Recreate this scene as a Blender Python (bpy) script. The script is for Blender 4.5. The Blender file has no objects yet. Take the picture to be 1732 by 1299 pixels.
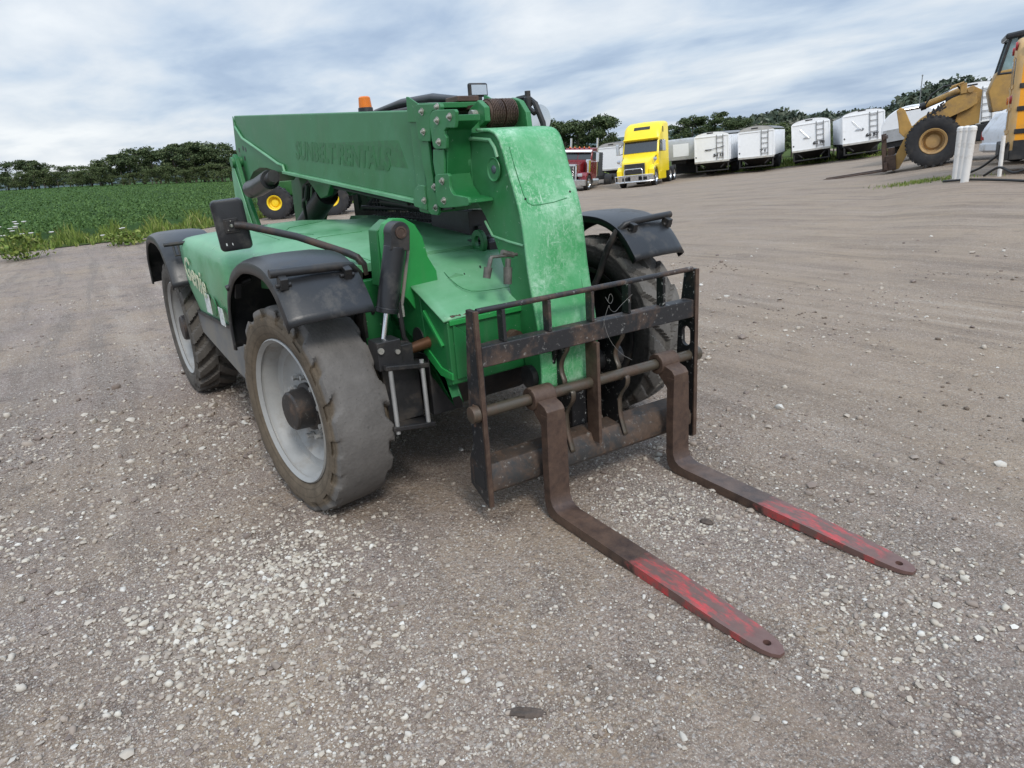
import bpy, bmesh, math, random
import numpy as np
from mathutils import Vector, Matrix, Euler

R_ = math.radians
SC = bpy.context.scene
COL = SC.collection
random.seed(7)
RNG = np.random.default_rng(11)

# ------------------------------------------------------------------ camera, sky, sun, exposure
CAM = Vector((2.3457, -1.8812, 1.5885))
CR = Vector((0.52442, 0.84871, -0.06836)); CU = Vector((-0.23604, 0.22205, 0.94603)); CF = Vector((-0.81809, 0.47999, -0.31678))
cam_d = bpy.data.cameras.new('camera'); cam_d.sensor_width = 36.0; cam_d.lens = 1160.4 / 1732 * 36
cam_d.clip_start = 0.05; cam_d.clip_end = 3000
cam = bpy.data.objects.new('camera', cam_d); COL.objects.link(cam)
cam.matrix_world = Matrix(((CR.x, CU.x, -CF.x, CAM.x), (CR.y, CU.y, -CF.y, CAM.y), (CR.z, CU.z, -CF.z, CAM.z), (0, 0, 0, 1)))
SC.camera = cam
SC.view_settings.view_transform = 'Standard'; SC.view_settings.look = 'None'
SC.view_settings.gamma = 1; SC.view_settings.use_curve_mapping = False
SC.view_settings.exposure = 0.27
SUN_AZ, SUN_EL = -12.0, 46.0


class NT:
    """small helper to write node trees"""
    def __init__(s, tree): s.t = tree; s.n = tree.nodes; s.l = tree.links
    def new(s, typ, **kw):
        n = s.n.new(typ)
        for k, v in kw.items(): setattr(n, k, v)
        return n
    def link(s, a, b): s.l.new(a, b)
    def put(s, sock, v):
        if hasattr(v, 'is_output') or isinstance(v, bpy.types.NodeSocket): s.l.new(v, sock)
        else:
            if isinstance(v, (tuple, list)) and len(v) == 3 and sock.type == 'RGBA': v = (*v, 1)
            sock.default_value = v
    def noise(s, vec, scale, detail=4, rough=.55, dist=0.0):
        n = s.new('ShaderNodeTexNoise'); s.put(n.inputs['Vector'], vec)
        n.inputs['Scale'].default_value = scale; n.inputs['Detail'].default_value = detail
        n.inputs['Roughness'].default_value = rough; n.inputs['Distortion'].default_value = dist
        return n.outputs['Fac']
    def voro(s, vec, scale, out='Distance', feature='F1'):
        n = s.new('ShaderNodeTexVoronoi'); n.feature = feature; s.put(n.inputs['Vector'], vec); n.inputs['Scale'].default_value = scale
        return n.outputs[out]
    def ramp(s, fac, stops, interp='LINEAR'):
        n = s.new('ShaderNodeValToRGB'); s.put(n.inputs[0], fac); cr = n.color_ramp; cr.interpolation = interp
        while len(cr.elements) < len(stops): cr.elements.new(.5)
        for e, (p, c) in zip(cr.elements, stops):
            e.position = p; e.color = (c, c, c, 1) if isinstance(c, (int, float)) else (*c, 1)
        return n.outputs[0]
    def mix(s, fac, a, b, blend='MIX'):
        n = s.new('ShaderNodeMix'); n.data_type = 'RGBA'; n.blend_type = blend
        s.put(n.inputs[0], fac); s.put(n.inputs[6], a); s.put(n.inputs[7], b)
        return n.outputs[2]
    def math(s, op, a, b=0.0, c=None, clamp=False):
        n = s.new('ShaderNodeMath'); n.operation = op; n.use_clamp = clamp
        s.put(n.inputs[0], a); s.put(n.inputs[1], b)
        if c is not None: s.put(n.inputs[2], c)
        return n.outputs[0]
    def mapping(s, vec, scale=(1, 1, 1), loc=(0, 0, 0), rot=(0, 0, 0)):
        n = s.new('ShaderNodeMapping'); s.put(n.inputs[0], vec); n.inputs['Scale'].default_value = scale
        n.inputs['Location'].default_value = loc; n.inputs['Rotation'].default_value = rot
        return n.outputs[0]
    def sep(s, vec):
        n = s.new('ShaderNodeSeparateXYZ'); s.put(n.inputs[0], vec); return n.outputs
    def comb(s, x, y, z):
        n = s.new('ShaderNodeCombineXYZ')
        for i, v in enumerate((x, y, z)): s.put(n.inputs[i], v)
        return n.outputs[0]
    def bump(s, h, strength, dist, normal=None):
        n = s.new('ShaderNodeBump'); n.inputs['Strength'].default_value = strength; n.inputs['Distance'].default_value = dist
        s.put(n.inputs['Height'], h)
        if normal is not None: s.put(n.inputs['Normal'], normal)
        return n.outputs[0]


world = bpy.data.worlds.new('World'); SC.world = world; world.use_nodes = True
w = NT(world.node_tree); w.n.clear()
out = w.new('ShaderNodeOutputWorld')
sky = w.new('ShaderNodeTexSky', sky_type='NISHITA', sun_disc=False)
sky.sun_elevation = R_(SUN_EL); sky.sun_rotation = R_(90 - SUN_AZ); sky.air_density = 1.0; sky.dust_density = 2.0
tc = w.new('ShaderNodeTexCoord')
d = w.sep(tc.outputs['Generated'])
zz = w.math('ADD', w.math('MAXIMUM', d[2], 0.0), 0.15)
px = w.math('DIVIDE', d[0], zz); py = w.math('DIVIDE', d[1], zz)
pv = w.comb(px, py, 0.0)
pv = w.mapping(pv, rot=(0, 0, R_(-35)), scale=(.60, .92, 1))
n1 = w.noise(pv, .80, 6, .52, .35)
n2 = w.noise(w.mapping(pv, loc=(4, 9, 0)), 2.6, 6, .55, .3)
n3 = w.noise(w.mapping(pv, loc=(14, 3, 0), scale=(.5, 1.2, 1)), .45, 3, .5)
cl = w.math('ADD', w.math('MULTIPLY', n1, .55), w.math('MULTIPLY_ADD', n2, .25, w.math('MULTIPLY', n3, .25)))
hz = w.ramp(d[2], [(0.0, 1.0), (.14, .6), (.45, .0)])
cl = w.math('MULTIPLY_ADD', w.math('SUBTRACT', cl, .53), 1.15, .535)
cl = w.math('ADD', cl, w.math('MULTIPLY', hz, .035))
ccol = w.ramp(cl, [(.40, (.315, .415, .58)), (.48, (.425, .53, .685)), (.54, (.56, .655, .775)), (.60, (.70, .76, .83)), (.69, (.87, .905, .935))])
bg1 = w.new('ShaderNodeBackground'); w.link(ccol, bg1.inputs[0])
w.link(w.ramp(d[2], [(.22, .46), (.75, 1.0)]), bg1.inputs[1])
zs = w.math('MULTIPLY', bg1.inputs[1].links[0].from_socket, 2.0); w.link(zs, bg1.inputs[1])
bg2 = w.new('ShaderNodeBackground'); w.link(sky.outputs[0], bg2.inputs[0]); bg2.inputs[1].default_value = 0.10
mx = w.new('ShaderNodeMixShader'); mx.inputs[0].default_value = .10
w.link(bg1.outputs[0], mx.inputs[1]); w.link(bg2.outputs[0], mx.inputs[2]); w.link(mx.outputs[0], out.inputs[0])

sun_d = bpy.data.lights.new('sun', 'SUN'); sun_d.energy = 1.5; sun_d.angle = R_(14); sun_d.color = (1, .95, .88)
sun = bpy.data.objects.new('sun', sun_d); COL.objects.link(sun)
sv = Vector((math.cos(R_(SUN_AZ)) * math.cos(R_(SUN_EL)), math.sin(R_(SUN_AZ)) * math.cos(R_(SUN_EL)), math.sin(R_(SUN_EL))))
sun.rotation_euler = sv.to_track_quat('Z', 'Y').to_euler()

# ------------------------------------------------------------------ mesh building helpers
class MB:
    def __init__(s): s.v = []; s.f = []
    def add(s, vs, fs):
        o = len(s.v); s.v.extend([tuple(p) for p in vs]); s.f.extend([tuple(i + o for i in f) for f in fs]); return s
    def box(s, c, size, rot=None):
        hx, hy, hz_ = size[0] / 2, size[1] / 2, size[2] / 2
        m = Euler([R_(a) for a in rot]).to_matrix() if rot else None
        vs = []
        for x in (-hx, hx):
            for y in (-hy, hy):
                for z in (-hz_, hz_):
                    p = Vector((x, y, z))
                    if m: p = m @ p
                    vs.append(p + Vector(c))
        return s.add(vs, [(0, 1, 3, 2), (4, 6, 7, 5), (0, 4, 5, 1), (2, 3, 7, 6), (0, 2, 6, 4), (1, 5, 7, 3)])
    def b2(s, x0, x1, y0, y1, z0, z1):
        return s.box(((x0 + x1) / 2, (y0 + y1) / 2, (z0 + z1) / 2), (abs(x1 - x0), abs(y1 - y0), abs(z1 - z0)))
    def prism(s, pts, plane, a, b):
        """polygon in a plane ('xz','yz','xy') extruded along the third axis from a to b"""
        area = sum(pts[i - 1][0] * pts[i][1] - pts[i][0] * pts[i - 1][1] for i in range(len(pts)))
        if area < 0: pts = pts[::-1]
        put = {'xz': lambda p, t: (p[0], t, p[1]), 'yz': lambda p, t: (t, p[0], p[1]), 'xy': lambda p, t: (p[0], p[1], t)}[plane]
        n = len(pts); lo, hi = min(a, b), max(a, b)
        vs = [put(p, lo) for p in pts] + [put(p, hi) for p in pts]
        fs = [(i, (i + 1) % n, (i + 1) % n + n, i + n) for i in range(n)]
        fs += [tuple(range(n - 1, -1, -1)), tuple(range(n, 2 * n))]
        if plane == 'xz': fs = [f[::-1] for f in fs]
        return s.add(vs, fs)
    def tube(s, path, r, n=12, cap=True):
        P = [Vector(p) for p in path]; rs = r if isinstance(r, (list, tuple)) else [r] * len(P)
        vs = []; up = None
        for i, p in enumerate(P):
            t = ((P[min(i + 1, len(P) - 1)] - P[i]).normalized() + (P[i] - P[max(i - 1, 0)]).normalized()).normalized()
            if up is None:
                up = Vector((0, 0, 1)) if abs(t.z) < .9 else Vector((1, 0, 0))
            u = t.cross(up).normalized(); v = u.cross(t).normalized(); up = v
            for k in range(n):
                a = 2 * math.pi * k / n; vs.append(p + (u * math.cos(a) + v * math.sin(a)) * rs[i])
        fs = []
        for i in range(len(P) - 1):
            for k in range(n): fs.append((i * n + k, i * n + (k + 1) % n, (i + 1) * n + (k + 1) % n, (i + 1) * n + k))
        if cap:
            fs.append(tuple(range(n - 1, -1, -1))); fs.append(tuple(range((len(P) - 1) * n, len(P) * n)))
        return s.add(vs, fs)
    def lathe(s, prof, origin=(0, 0, 0), axis='y', n=32, close=False, cap=True):
        """prof: (t along axis, radius)"""
        vs = []; o = Vector(origin)
        for t, r in prof:
            for k in range(n):
                a = 2 * math.pi * k / n; c, q = r * math.cos(a), r * math.sin(a)
                vs.append(o + Vector({'y': (c, t, q), 'x': (t, c, q), 'z': (c, q, t)}[axis]))
        fs = []
        m = len(prof)
        for i in range(m if close else m - 1):
            j = (i + 1) % m
            for k in range(n): fs.append((i * n + k, i * n + (k + 1) % n, j * n + (k + 1) % n, j * n + k))
        if not close and cap:
            if prof[0][1] > 1e-6: fs.append(tuple(range(n - 1, -1, -1)))
            if prof[-1][1] > 1e-6: fs.append(tuple(range((m - 1) * n, m * n)))
        return s.add(vs, fs)
    def grid(s, rows, wrap=False):
        nr, nc = len(rows), len(rows[0]); vs = [p for r in rows for p in r]; fs = []
        for i in range(nr - 1):
            for j in range(nc if wrap else nc - 1):
                k = (j + 1) % nc
                fs.append((i * nc + j, i * nc + k, (i + 1) * nc + k, (i + 1) * nc + j))
        return s.add(vs, fs)
    def loft(s, sections, cap=True):
        n = len(sections[0]); o = len(s.v); s.grid(sections, wrap=True)
        if cap:
            s.f.append(tuple(o + i for i in range(n - 1, -1, -1))); s.f.append(tuple(o + (len(sections) - 1) * n + i for i in range(n)))
        return s
    def mesh(s, name, smooth=35):
        me = bpy.data.meshes.new(name); me.from_pydata(s.v, [], s.f)
        bm = bmesh.new(); bm.from_mesh(me); bmesh.ops.recalc_face_normals(bm, faces=bm.faces); bm.to_mesh(me); bm.free()
        if smooth:
            me.polygons.foreach_set('use_smooth', [True] * len(me.polygons)); me.set_sharp_from_angle(angle=R_(smooth))
        me.update(); return me
    def build(s, name, mat, parent=None, bevel=0, smooth=35, seg=2, solid=0, label=None):
        o = bpy.data.objects.new(name, s.mesh(name, smooth)); COL.objects.link(o)
        if mat: o.data.materials.append(mat)
        if parent: o.parent = parent
        if solid:
            m = o.modifiers.new('thick', 'SOLIDIFY'); m.thickness = solid; m.offset = 0
        if bevel:
            m = o.modifiers.new('round', 'BEVEL'); m.width = bevel; m.segments = seg; m.limit_method = 'ANGLE'; m.angle_limit = R_(40); m.harden_normals = True
        if label: o['label'] = label
        return o


def cut(o, cutter_mb):
    """subtract a shape from an object and keep the result as plain mesh"""
    c = bpy.data.objects.new('tmp_cut', cutter_mb.mesh('tmp_cut', 0)); COL.objects.link(c)
    mods = list(o.modifiers); par, o.parent = o.parent, None
    m = o.modifiers.new('cut', 'BOOLEAN'); m.object = c; m.operation = 'DIFFERENCE'; m.solver = 'EXACT'
    if len(o.modifiers) > 1: o.modifiers.move(len(o.modifiers) - 1, 0)
    for k in mods: k.show_viewport = False
    bpy.context.view_layer.update()
    me = bpy.data.meshes.new_from_object(o.evaluated_get(bpy.context.evaluated_depsgraph_get()))
    o.modifiers.remove(m)
    for k in mods: k.show_viewport = True
    o.data = me; o.parent = par
    bpy.data.objects.remove(c)
    return o


def empty(name, loc=(0, 0, 0), rz=0, parent=None):
    o = bpy.data.objects.new(name, None); o.empty_display_size = .2; COL.objects.link(o)
    o.location = loc; o.rotation_euler = (0, 0, rz)
    if parent: o.parent = parent
    return o


def tag(o, label=None, cat=None, group=None, kind=None):
    if label: o['label'] = label
    if cat: o['category'] = cat
    if group: o['group'] = group
    if kind: o['kind'] = kind
    return o


def copy_tree(o, parent=None):
    c = o.copy(); COL.objects.link(c)
    if parent: c.parent = parent
    for ch in list(o.children): copy_tree(ch, c)
    return c


def np_mesh(name, V, F, mat, loops=None):
    """fast mesh from numpy arrays, all faces with the same number of corners"""
    me = bpy.data.meshes.new(name); k = F.shape[1]
    me.vertices.add(len(V)); me.vertices.foreach_set('co', V.astype(np.float32).ravel())
    me.loops.add(F.size); me.loops.foreach_set('vertex_index', F.astype(np.int32).ravel())
    me.polygons.add(len(F)); me.polygons.foreach_set('loop_start', np.arange(0, F.size, k, dtype=np.int32))
    me.polygons.foreach_set('loop_total', np.full(len(F), k, dtype=np.int32))
    me.update(calc_edges=True); me.validate()
    o = bpy.data.objects.new(name, me); COL.objects.link(o); me.materials.append(mat)
    return o

# ------------------------------------------------------------------ materials
def base_mat(name):
    m = bpy.data.materials.new(name); m.use_nodes = True; t = NT(m.node_tree)
    b = t.n['Principled BSDF']; tc = t.new('ShaderNodeTexCoord')
    return m, t, b, tc.outputs['Object']


def simple(name, col, rough=.5, metal=0.0, var=.18, scale=6, bump=0.0, bscale=60, dirt=None, dirt_amt=.3, dscale=3, coat=0.0, spec=.5):
    m, t, b, co = base_mat(name)
    n = t.noise(co, scale, 5, .6)
    c = t.mix(t.ramp(n, [(.3, 0.0), (.7, 1.0)]), tuple(x * (1 - var) for x in col), tuple(min(1, x * (1 + var)) for x in col))
    if dirt:
        d_ = t.ramp(t.noise(co, dscale, 8, .68), [(.62 - dirt_amt * .4, 0.0), (.78 - dirt_amt * .3, 1.0)])
        c = t.mix(d_, c, dirt)
        t.put(b.inputs['Roughness'], t.math('ADD', t.math('MULTIPLY', d_, .3), rough, clamp=True))
    else: t.put(b.inputs['Roughness'], t.math('MULTIPLY_ADD', n, .25, rough - .12, clamp=True))
    t.put(b.inputs['Base Color'], c); b.inputs['Metallic'].default_value = metal
    b.inputs['Coat Weight'].default_value = coat; b.inputs['Specular IOR Level'].default_value = spec
    if bump: t.put(b.inputs['Normal'], t.bump(t.noise(co, bscale, 4, .6), bump, .01))
    return m


def green_paint(name, base, chalk, chalk_amt, rough=.42, scratch=0.0):
    m, t, b, co = base_mat(name)
    n = t.noise(co, 2.2, 8, .66, .4)
    f = t.ramp(n, [(.62 - chalk_amt * .45, 0.0), (.80 - chalk_amt * .3, 1.0)])
    c = t.mix(t.noise(co, 9, 4, .6), tuple(x * .86 for x in base), tuple(x * 1.14 for x in base))
    c = t.mix(t.math('MULTIPLY', f, .85), c, chalk)
    # downward streaks of grime
    st = t.ramp(t.noise(t.mapping(co, scale=(14, 14, 1.1)), 1.0, 5, .6), [(.55, 0.0), (.72, 1.0)])
    c = t.mix(t.math('MULTIPLY', st, .20), c, (.10, .16, .10))
    sp = t.ramp(t.noise(co, 45, 3, .7), [(.68, 0.0), (.73, 1.0)])
    c = t.mix(t.math('MULTIPLY', sp, .45), c, (.50, .62, .52))
    rs = t.ramp(t.noise(t.mapping(co, loc=(3, 1, 7)), 7, 9, .75), [(.70, 0.0), (.735, 1.0)])
    c = t.mix(rs, c, (.10, .055, .03))
    if scratch:
        lines = None
        for sy, sz_, ro, lo_, sc0 in ((110, 5, 12, 1, 1.2), (12, 85, -9, 5, 1.0), (90, 10, -34, 9, 1.5), (70, 7, 41, 13, 1.1)):
            q = t.noise(t.mapping(co, scale=(1, sy, sz_), rot=(R_(ro), 0, 0), loc=(lo_, lo_ * 2, lo_)), sc0, 3, .55, .25)
            q = t.ramp(q, [(.655, 0.0), (.70, 1.0)])
            lines = q if lines is None else t.math('MAXIMUM', lines, q)
        blot = t.ramp(t.noise(co, 9, 10, .80, .3), [(.47, 0.0), (.66, 1.0)])
        msk = t.ramp(t.noise(t.mapping(co, loc=(1, 5, 3)), 3.5, 5, .65), [(.36, .05), (.62, 1.0)])
        fine = t.ramp(t.noise(co, 60, 5, .78), [(.50, 0.0), (.64, 1.0)])
        s_ = t.math('MULTIPLY', t.math('MAXIMUM', t.math('MULTIPLY', lines, .8), t.math('MAXIMUM', t.math('MULTIPLY', blot, .95), t.math('MULTIPLY', fine, .7))), msk)
        c = t.mix(t.math('MULTIPLY', s_, scratch), c, (.52, .70, .55))
    t.put(b.inputs['Base Color'], c)
    t.put(b.inputs['Roughness'], t.math('MULTIPLY_ADD', f, .22, rough, clamp=True))
    t.put(b.inputs['Normal'], t.bump(t.noise(co, 5, 3, .5), .12, .02))
    return m


def rusty(name, paint, rust=(.058, .037, .028), amt=.5, rough=.62, flecks=0.0, bright=(.115, .075, .052)):
    m, t, b, co = base_mat(name)
    n = t.noise(co, 6, 9, .7, .3)
    f = t.ramp(n, [(.66 - amt * .4, 0.0), (.74 - amt * .3, 1.0)])
    r = t.mix(t.ramp(t.noise(co, 22, 6, .7), [(.35, 0.0), (.7, 1.0)]), rust, bright)
    c = t.mix(f, paint, r)
    if flecks:
        fl = t.ramp(t.noise(co, 38, 4, .75), [(.60, 0.0), (.66, 1.0)])
        c = t.mix(t.math('MULTIPLY', fl, flecks), c, (.50, .50, .47))
    t.put(b.inputs['Base Color'], c)
    t.put(b.inputs['Roughness'], t.math('MULTIPLY_ADD', f, .2, rough - .12, clamp=True))
    b.inputs['Metallic'].default_value = .15
    t.put(b.inputs['Normal'], t.bump(t.noise(co, 55, 6, .7), .35, .004))
    return m


def fork_mat():
    m, t, b, co = base_mat('fork_steel')
    xyz = t.sep(co)
    steel = t.mix(t.ramp(t.noise(co, 9, 9, .75, .3), [(.34, 0.0), (.66, 1.0)]), (.034, .022, .019), (.120, .074, .052))
    edge = t.ramp(t.math('ADD', xyz[0], t.math('MULTIPLY', t.math('SUBTRACT', t.noise(co, 14, 5, .7), .5), .34)), [(.52, 0.0), (.60, 1.0)])
    wear = t.ramp(t.noise(t.mapping(co, scale=(1, 3.2, 1)), 7.5, 8, .7), [(.45, 0.0), (.60, 1.0)])
    tip = t.ramp(t.math('MULTIPLY_ADD', xyz[0], .5, t.math('MULTIPLY', t.math('SUBTRACT', t.noise(co, 30, 4, .7), .5), .03)), [(.535, 1.0), (.552, 0.0)])
    red = t.mix(t.noise(co, 30, 6, .7), (.42, .020, .026), (.62, .075, .075))
    dull = t.mix(t.noise(co, 25, 6, .7), (.10, .042, .036), (.19, .12, .10))
    c = t.mix(edge, steel, t.mix(t.math('MULTIPLY', wear, tip), dull, red))
    t.put(b.inputs['Base Color'], c); b.inputs['Metallic'].default_value = .1
    t.put(b.inputs['Roughness'], t.math('MULTIPLY_ADD', t.noise(co, 14, 6, .7), .5, .18))
    t.put(b.inputs['Normal'], t.bump(t.noise(co, 45, 6, .7), .3, .004))
    return m


def tyre_mat(name, tread, side, R, smooth_dust=.5):
    """dry rubber: dusty tread, brown clay on the side wall; local Y is the axle"""
    m, t, b, co = base_mat(name)
    xyz = t.sep(co)
    rad = t.math('SQRT', t.math('ADD', t.math('MULTIPLY', xyz[0], xyz[0]), t.math('MULTIPLY', xyz[2], xyz[2])))
    rr = t.math('ADD', rad, t.math('MULTIPLY', t.math('SUBTRACT', t.noise(co, 20, 6, .7), .5), .022))
    f = t.ramp(t.math('DIVIDE', rr, R), [(.925, 0.0), (.955, 1.0)])
    n = t.noise(co, 7, 8, .7)
    tr = t.mix(t.ramp(n, [(.3, 0.0), (.7, 1.0)]), tuple(x * .72 for x in tread), tuple(x * 1.2 for x in tread))
    sc_ = t.ramp(t.noise(co, 60, 5, .7), [(.62, 0.0), (.68, 1.0)])
    tr = t.mix(t.math('MULTIPLY', sc_, .5), tr, (.035, .034, .033))
    sd = t.mix(t.ramp(t.noise(co, 9, 8, .72), [(.35, 0.0), (.65, 1.0)]), tuple(x * .6 for x in side), side)
    rings = t.ramp(t.math('FRACT', t.math('MULTIPLY', rad, 26.0)), [(0.0, .75), (.15, 1.0), (.9, 1.0), (1.0, .75)])
    sd = t.mix(1.0, sd, rings, 'MULTIPLY')
    t.put(b.inputs['Base Color'], t.mix(f, sd, tr)); b.inputs['Roughness'].default_value = .88
    b.inputs['Specular IOR Level'].default_value = .25
    h = t.math('ADD', t.noise(co, 30, 8, .7), t.math('MULTIPLY', t.voro(co, 70), .35))
    t.put(b.inputs['Normal'], t.bump(h, .55, .006))
    return m


def leaf_mat(name, stops, rough=.75):
    m, t, b, co = base_mat(name)
    g = t.new('ShaderNodeNewGeometry')
    c = t.ramp(g.outputs['Random Per Island'], stops)
    t.put(b.inputs['Base Color'], c); b.inputs['Roughness'].default_value = rough
    b.inputs['Specular IOR Level'].default_value = .2
    return m


GREEN = green_paint('green_boom_paint', (.026, .150, .047), (.080, .220, .115), .46)
GREEN_HEAD_SIDE = green_paint('green_head_paint', (.020, .155, .043), (.060, .225, .10), .36)
GREEN_FACE = green_paint('green_scratched_paint', (.030, .265, .072), (.13, .41, .20), .60, scratch=.85)
GREEN_HOOD = green_paint('green_faded_hood', (.065, .255, .105), (.175, .385, .225), .66, rough=.27)
GREEN_BRIGHT = green_paint('green_fresh_paint', (.016, .235, .050), (.03, .28, .08), .20)
GREEN_DARK = green_paint('green_chassis_paint', (.012, .130, .035), (.03, .17, .06), .2)
GHOST = simple('ghost_letters', (.017, .122, .034), .45, var=.25, scale=14)
CREAM = simple('cream_letters', (.62, .60, .42), .6, var=.15, scale=25, dirt=(.16, .30, .20), dirt_amt=.45, dscale=20)
STICK = simple('white_sticker', (.62, .64, .62), .5, scale=30, var=.2, dirt=(.30, .33, .30), dirt_amt=.4, dscale=25)
PLASTIC = simple('black_plastic', (.014, .015, .017), .36, var=.3, scale=4, bump=.06, bscale=120, dirt=(.07, .066, .06), dirt_amt=.2, dscale=6)
BLACK = simple('black_steel', (.016, .016, .017), .45, var=.3, scale=9, dirt=(.055, .045, .036), dirt_amt=.3, dscale=7, bump=.1)
BLACK_SPECK = rusty('black_flecked_steel', (.010, .010, .011), (.03, .026, .022), .2, .6, flecks=.75)
RUST_BAR = rusty('rusty_painted_bar', (.022, .022, .024), (.058, .038, .03), .42, flecks=.30)
RUST = rusty('brown_rusty_steel', (.046, .029, .023), (.066, .038, .027), .75, .5)
BEAM = rusty('dusty_slate_beam', (.038, .037, .036), (.070, .047, .034), .62, .55, flecks=.22)
SHAFT = rusty('worn_shaft_steel', (.075, .062, .045), (.065, .042, .028), .42, .45)
CHAIN = rusty('rusty_chain', (.035, .018, .012), (.055, .028, .018), .8, .6)
CHROME = simple('chrome_rod', (.75, .75, .76), .16, 1.0, var=.05)
ZINC = simple('zinc_bolt', (.52, .51, .46), .40, .75, var=.25, scale=40, dirt=(.12, .13, .10), dirt_amt=.4, dscale=40)
HOSE = simple('rubber_hose', (.016, .016, .016), .55, var=.2)
FORK = fork_mat()
RIM = simple('grey_rim_paint', (.30, .30, .29), .5, var=.15, scale=8, dirt=(.20, .18, .155), dirt_amt=.36, dscale=4, bump=.08)
HUB = rusty('brown_hub', (.030, .026, .024), (.05, .034, .025), .35, flecks=.12)
TYRE_WORN = tyre_mat('worn_grey_tyre', (.135, .126, .117), (.150, .118, .084), .507)
TYRE_LUG = tyre_mat('dusty_lugged_tyre', (.105, .096, .086), (.110, .098, .084), .507)
TYRE_DARK = simple('black_tyre', (.022, .022, .024), .85, var=.25, scale=8, dirt=(.06, .055, .05), dirt_amt=.3)
ORANGE = simple('amber_lens', (.85, .22, .01), .25, var=.1); ORANGE.node_tree.nodes['Principled BSDF'].inputs['Transmission Weight'].default_value = .25
GLASS = simple('dark_window_glass', (.018, .022, .026), .06, var=.2, spec=.8)
MIRROR = simple('mirror_glass', (.75, .78, .80), .05, 1.0, var=.03)
LENS = simple('clear_lamp_glass', (.62, .66, .68), .08, .6, var=.05)
GREYSKIRT = simple('dusty_grey_panel', (.15, .148, .145), .75, var=.15, dirt=(.20, .18, .15), dirt_amt=.5)
YELLOW = simple('yellow_truck_paint', (.90, .68, .02), .32, var=.015, scale=2)
RED = simple('dark_red_paint', (.20, .012, .018), .25, var=.15, coat=.5)
TRAILER = simple('white_trailer_skin', (.86, .87, .88), .42, var=.03, dirt=(.62, .60, .57), dirt_amt=.08, dscale=1.2)
TRAILER2 = simple('bare_aluminium_skin', (.44, .45, .46), .38, .3, var=.12, dirt=(.3, .29, .27), dirt_amt=.3)
TARP = simple('grey_roll_tarp', (.20, .20, .20), .7, var=.2)
TARP_CAP = simple('grey_gable_tarp', (.42, .41, .39), .7, var=.12, dirt=(.3, .28, .25), dirt_amt=.3)
RAIL = simple('dusty_bottom_rail', (.50, .49, .46), .6, var=.15, dirt=(.34, .31, .27), dirt_amt=.4)
DARKGREY = simple('dark_chassis', (.018, .018, .019), .7, var=.3, dirt=(.06, .055, .05), dirt_amt=.25)
LOADER = simple('tan_loader_paint', (.43, .255, .070), .48, var=.10, dirt=(.27, .17, .075), dirt_amt=.36, dscale=2.0)
LOADER_RIM = simple('tan_rim_paint', (.42, .26, .10), .55, var=.12, dirt=(.28, .18, .09), dirt_amt=.4)
BUSY = simple('bus_yellow', (.78, .32, .012), .38, var=.05, dirt=(.5, .24, .03), dirt_amt=.15)
BUST = simple('shaded_bus_rear', (.58, .36, .14), .55, var=.1, dirt=(.42, .31, .18), dirt_amt=.4)  # bus yellow dulled to tan: shade on the back end put into the colour
WHITE = simple('white_vinyl', (.72, .70, .67), .45, var=.05, dirt=(.50, .46, .40), dirt_amt=.25, dscale=4)
WCAR = simple('white_car_paint', (.66, .67, .69), .35, var=.06, dirt=(.42, .40, .37), dirt_amt=.3)
REDL = simple('red_lens', (.30, .02, .02), .3, var=.1)
JD_GREEN = simple('tractor_green', (.02, .10, .02), .4); JD_YEL = simple('tractor_yellow', (.85, .60, .015), .45, var=.06)
BARK = simple('tree_bark', (.10, .085, .065), .9, var=.35, scale=3, bump=.4, bscale=12)

# ------------------------------------------------------------------ terrain
AZ = np.radians([0, 90, 110, 113, 116, 118, 121, 125, 129, 132.5, 138, 143, 150, 160, 170, 180, 200, 360])
Z20 = np.array([0, .2, .30, .30, .28, .20, .04, .0, -.05, -.12, -.25, -.28, -.15, 0, 0, 0, 0, 0])
Z50 = np.array([0, .4, .6, .6, .52, .30, -.05, -.37, -.68, -.78, -1.0, -1.14, -.7, -.15, 0, 0, 0, 0])
Z150 = np.array([0, 1, 2.2, 2.2, 2.0, 1.6, 1.2, .8, .5, .3, .0, -.2, -.2, 0, .05, 1.1, 2.4, 0])


def ground_z(x, y):
    x = np.asarray(x, float); y = np.asarray(y, float)
    dx, dy = x - CAM.x, y - CAM.y
    dd = np.hypot(dx, dy); az = np.mod(np.arctan2(dy, dx), 2 * np.pi)
    a, b, c = np.interp(az, AZ, Z20), np.interp(az, AZ, Z50), np.interp(az, AZ, Z150)
    def ss(t): t = np.clip(t, 0, 1); return t * t * (3 - 2 * t) * .4 + t * .6
    return a * ss((dd - 7) / 13) + (b - a) * ss((dd - 20) / 30) + (c - b) * ss((dd - 53) / 97)


def gz(x, y): return float(ground_z(x, y))


def stand(o, x, y, yaw, dz=0.0, tilt=True):
    """put an object on the ground at x, y, leaning with the slope of the lot"""
    h = 1.2; z = gz(x, y)
    nrm = Vector((-(gz(x + h, y) - gz(x - h, y)) / (2 * h), -(gz(x, y + h) - gz(x, y - h)) / (2 * h), 1)).normalized() if tilt else Vector((0, 0, 1))
    fw = Vector((math.cos(R_(yaw)), math.sin(R_(yaw)), 0)); fw = (fw - nrm * fw.dot(nrm)).normalized(); lf = nrm.cross(fw)
    o.matrix_world = Matrix(((fw.x, lf.x, nrm.x, x), (fw.y, lf.y, nrm.y, y), (fw.z, lf.z, nrm.z, z + dz), (0, 0, 0, 1)))
    return o


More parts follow.
